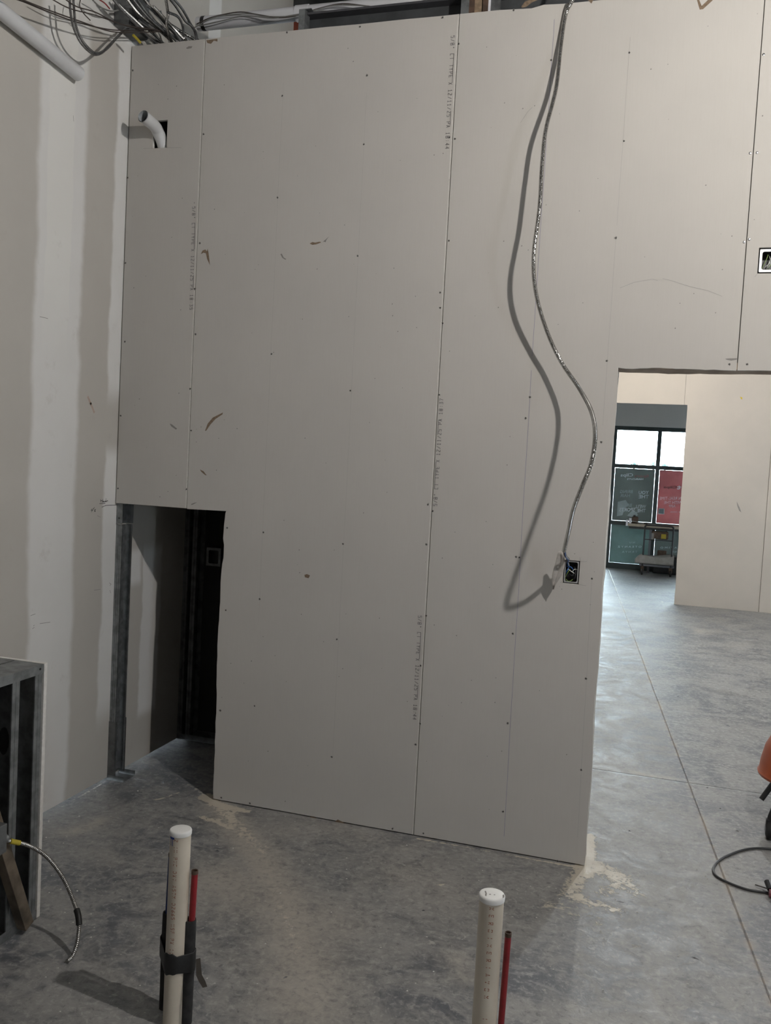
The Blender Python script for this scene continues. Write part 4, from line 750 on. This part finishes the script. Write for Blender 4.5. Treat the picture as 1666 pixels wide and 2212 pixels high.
# ---- far end: work table, things on and under it, platform cart
TY0, TY1 = 12.02, 12.30
wt = empty('work_table', (2.75, 12.15, 0)); tag(wt, 'plywood topped work table standing before the far shop window', 'table')
zt2 = onY(1400, 1133.5, TY0)[2]
MB().box((2.27, TY0, zt2-.045), (3.45, TY1, zt2)).make('tabletop', mPly, wt, bevel=.004); MB().box((2.29, TY0+.01, zt2-.085), (3.43, TY1-.01, zt2-.046)).make('apron', mBlack, wt)
for x, y in ((2.66, 12.06), (3.39, 12.06), (2.66, 12.26), (3.39, 12.26)): MB().box((x-.02, y-.02, 0), (x+.02, y+.02, zt2-.086)).make('leg', mGreyM, wt)
wbx = empty('white_carton', (2.27, 12.1, zt2)); tag(wbx, 'white folded carton at the left end of the far work table', 'carton'); MB().box((2.285, 12.05, zt2+.001), (2.325, 12.2, zt2+.09)).make('carton_side', mWhite, wbx); MB().box((2.235, 12.04, zt2-.045), (2.268, 12.2, zt2+.055)).make('carton_flap', mWhite, wbx)
bp = empty('tool_pouch', (2.35, 12.2, zt2)); tag(bp, 'brown leather tool pouch on the far work table', 'pouch'); MB().box((2.33, 12.13, zt2+.001), (2.44, 12.24, zt2+.12)).make('pouch_body', mBrown, bp, bevel=.02); MB().box((2.35, 12.14, zt2+.121), (2.39, 12.2, zt2+.15)).make('pouch_flap', mBlack, bp, bevel=.006)
lv = empty('hand_saw', (2.45, 12.08, zt2)); tag(lv, 'flat hand saw lying on the far work table', 'saw'); MB().box((2.342, 12.05, zt2+.040), (2.54, 12.09, zt2+.048), Matrix.Translation((2.342, 0, zt2+.04)) @ Matrix.Rotation(R(8), 4, 'Y') @ Matrix.Translation((-2.342, 0, -zt2-.04))).make('blade', mGalv, lv); MB().box((2.54, 12.045, zt2+.001), (2.60, 12.09, zt2+.035)).make('handle', mBlack, lv, bevel=.006)
tl = empty('tool_bag', (2.72, 12.1, .5)); tag(tl, 'dark tool bag with a yellow tag hanging under the work table', 'bag')
MB().box((2.68, 12.06, .60), (2.96, 12.2, .735)).make('bag_body', mBrown, tl, bevel=.02); qy = onY(1434, 1159, 12.05); MB().box((qy[0]-.042, 12.045, qy[2]-.04), (qy[0]+.042, 12.058, qy[2]+.04)).make('yellow_tag', mYelP, tl, bevel=.004); MB().box((2.68, 12.05, .58), (2.72, 12.058, .70)).make('pale_strap', mTarp, tl)
MB().tube([(2.72, 12.1, .72), (2.72, 12.12, zt2-.086)], .006, 8).make('hanger', mBlack, tl); MB().tube([(2.92, 12.1, .72), (2.92, 12.12, zt2-.086)], .006, 8).make('hanger', mBlack, tl)
dbx = empty('tool_case', (2.9, 12.2, 0)); tag(dbx, 'dark tool case on the floor under the work table', 'case'); MB().box((2.74, 12.1, .003), (3.2, 12.28, .30)).make('case_body', mBlack, dbx, bevel=.01); MB().box((2.80, 12.11, .301), (2.95, 12.2, .40)).make('case_tray', mBrown, dbx, bevel=.01)
ct = empty('platform_cart', (2.8, 11.8, 0)); tag(ct, 'black tube platform cart draped with a grey canvas before the shop window', 'cart')
CY0, CY1 = 11.62, 11.98; xl, xr_ = onY(1391, 1180, CY0)[0], onY(1453, 1180, CY0)[0]; zh = onY(1420, 1136, CY0)[2]
MB().tube(spline([(xl, CY0, .16), (xl, CY0, zh-.07), (xl+.012, CY0, zh-.02), (xl+.05, CY0, zh), (xr_-.05, CY0, zh), (xr_-.012, CY0, zh-.02), (xr_, CY0, zh-.07), (xr_, CY0, .16)], 6), .014, 10).make('handle_frame', mBlack, ct, True); MB().tube([(xl, CY0, zh-.055), (xr_, CY0, zh-.055)], .012, 8).make('cross_bar', mBlack, ct, True)
MB().tube([(xl, CY0, zh-.24), (xr_, CY0, zh-.24)], .008, 8).make('cross_bar', mBlack, ct, True)
MB().box((xl-.05, CY0+.016, .15), (xr_+.05, CY1, .19)).make('deck', mGreyM, ct, bevel=.006)
for x in (xl+.0, xr_+.0):
    for y in (CY0+.03, CY1-.04):
        fk = MB().box((x-.024, y-.018, .06), (x+.024, y+.018, .149)).make('caster_fork', mBrown, ct)
        MB().lathe([(.0001, -.016), (.045, -.016), (.055, -.010), (.057, 0), (.055, .010), (.045, .016), (.0001, .016)], (x, y, .057), 20, 'x').make('wheel', mRubber, fk, True)
# draped canvas: heightfield sheet over the deck with hanging front edge
nxg, nyg = 26, 14; v = []
for i in range(nxg+1):
    for j in range(nyg+1):
        u = i/nxg; t = j/nyg; x = xl-.13+(xr_-xl+.17)*u; s = t*.56
        if s < .15: y = CY0-.018-.01*math.sin(9*u); z = .20+s
        else: y = CY0-.018+(s-.15)*.86; z = .352+.012*math.sin(6*u+3*t)
        z -= .03*math.sin(math.pi*u)*(1 if s >= .15 else s/.15); edge_ = max(0, .16-u)/.16; z -= .12*edge_**1.5*(s >= .1) ; v.append((x, y, z))
f = [(i*(nyg+1)+j, (i+1)*(nyg+1)+j, (i+1)*(nyg+1)+j+1, i*(nyg+1)+j+1) for i in range(nxg) for j in range(nyg)]
cv = MB().add(v, f).make('canvas_drape', mTarp, ct, True); solid(cv, .004)
MB().box((xl-.0, CY0+.03, .192), (xr_, CY1-.02, .31)).make('covered_load', mBrown, ct, bevel=.02)
# ---- bits of debris on the floor
b = MB(); g = np.random.default_rng(11)
for (px, py, L, wd, a) in [(1502,2070,.04,.006,-.3),(1340,1948,.05,.006,.1),(616,2112,.03,.006,.9),(1572,1568,.05,.012,.0),(1360,1795,.02,.01,.2),(915,1967,.02,.008,.3),(305,1712,.02,.01,0),(470,1838,.03,.006,-.2),(1450,1600,.015,.008,0),(1528,1702,.02,.012,0),(1465,1505,.02,.008,0),(1593,1795,.03,.006,-.1),(1556,1747,.02,.006,.2),(150,1728,.04,.004,.6)]:
    q = onZ(px, py, 0); m = Matrix.Translation((q[0], q[1], 0)) @ Matrix.Rotation(a, 4, 'Z'); b.add([tuple(m @ Vector(q)) for q in ((-L*.33, -wd*.3, .001), (0, -wd*.42, .0015), (L*.33, -wd*.1, .001), (L*.25, wd*.3, .001), (-L*.1, wd*.25, .002), (0, 0, .004))], [(0, 1, 5), (1, 2, 5), (2, 3, 5), (3, 4, 5), (4, 0, 5)])
o = b.make('floor_debris', mGreyM); tag(o, 'dark splinters and scraps scattered on the concrete floor', 'debris', kind='stuff')
b = MB()
for i in range(170):
    q = onZ(g.uniform(60, 1640), g.uniform(1700, 2190), 0); r = g.uniform(.0015, .0045)
    if q[1] > -.02 and q[0] < 2.4: continue
    b.add([(q[0]-r, q[1]-r*.7, .0008), (q[0]+r, q[1]-r*.4, .0008), (q[0]+r*.3, q[1]+r, .0008), (q[0], q[1], r*.9)], [(0, 1, 3), (1, 2, 3), (2, 0, 3)])
o = b.make('gypsum_crumbs', mCore, None, fix=False); tag(o, 'pale gypsum crumbs scattered on the concrete floor', 'debris', kind='stuff')
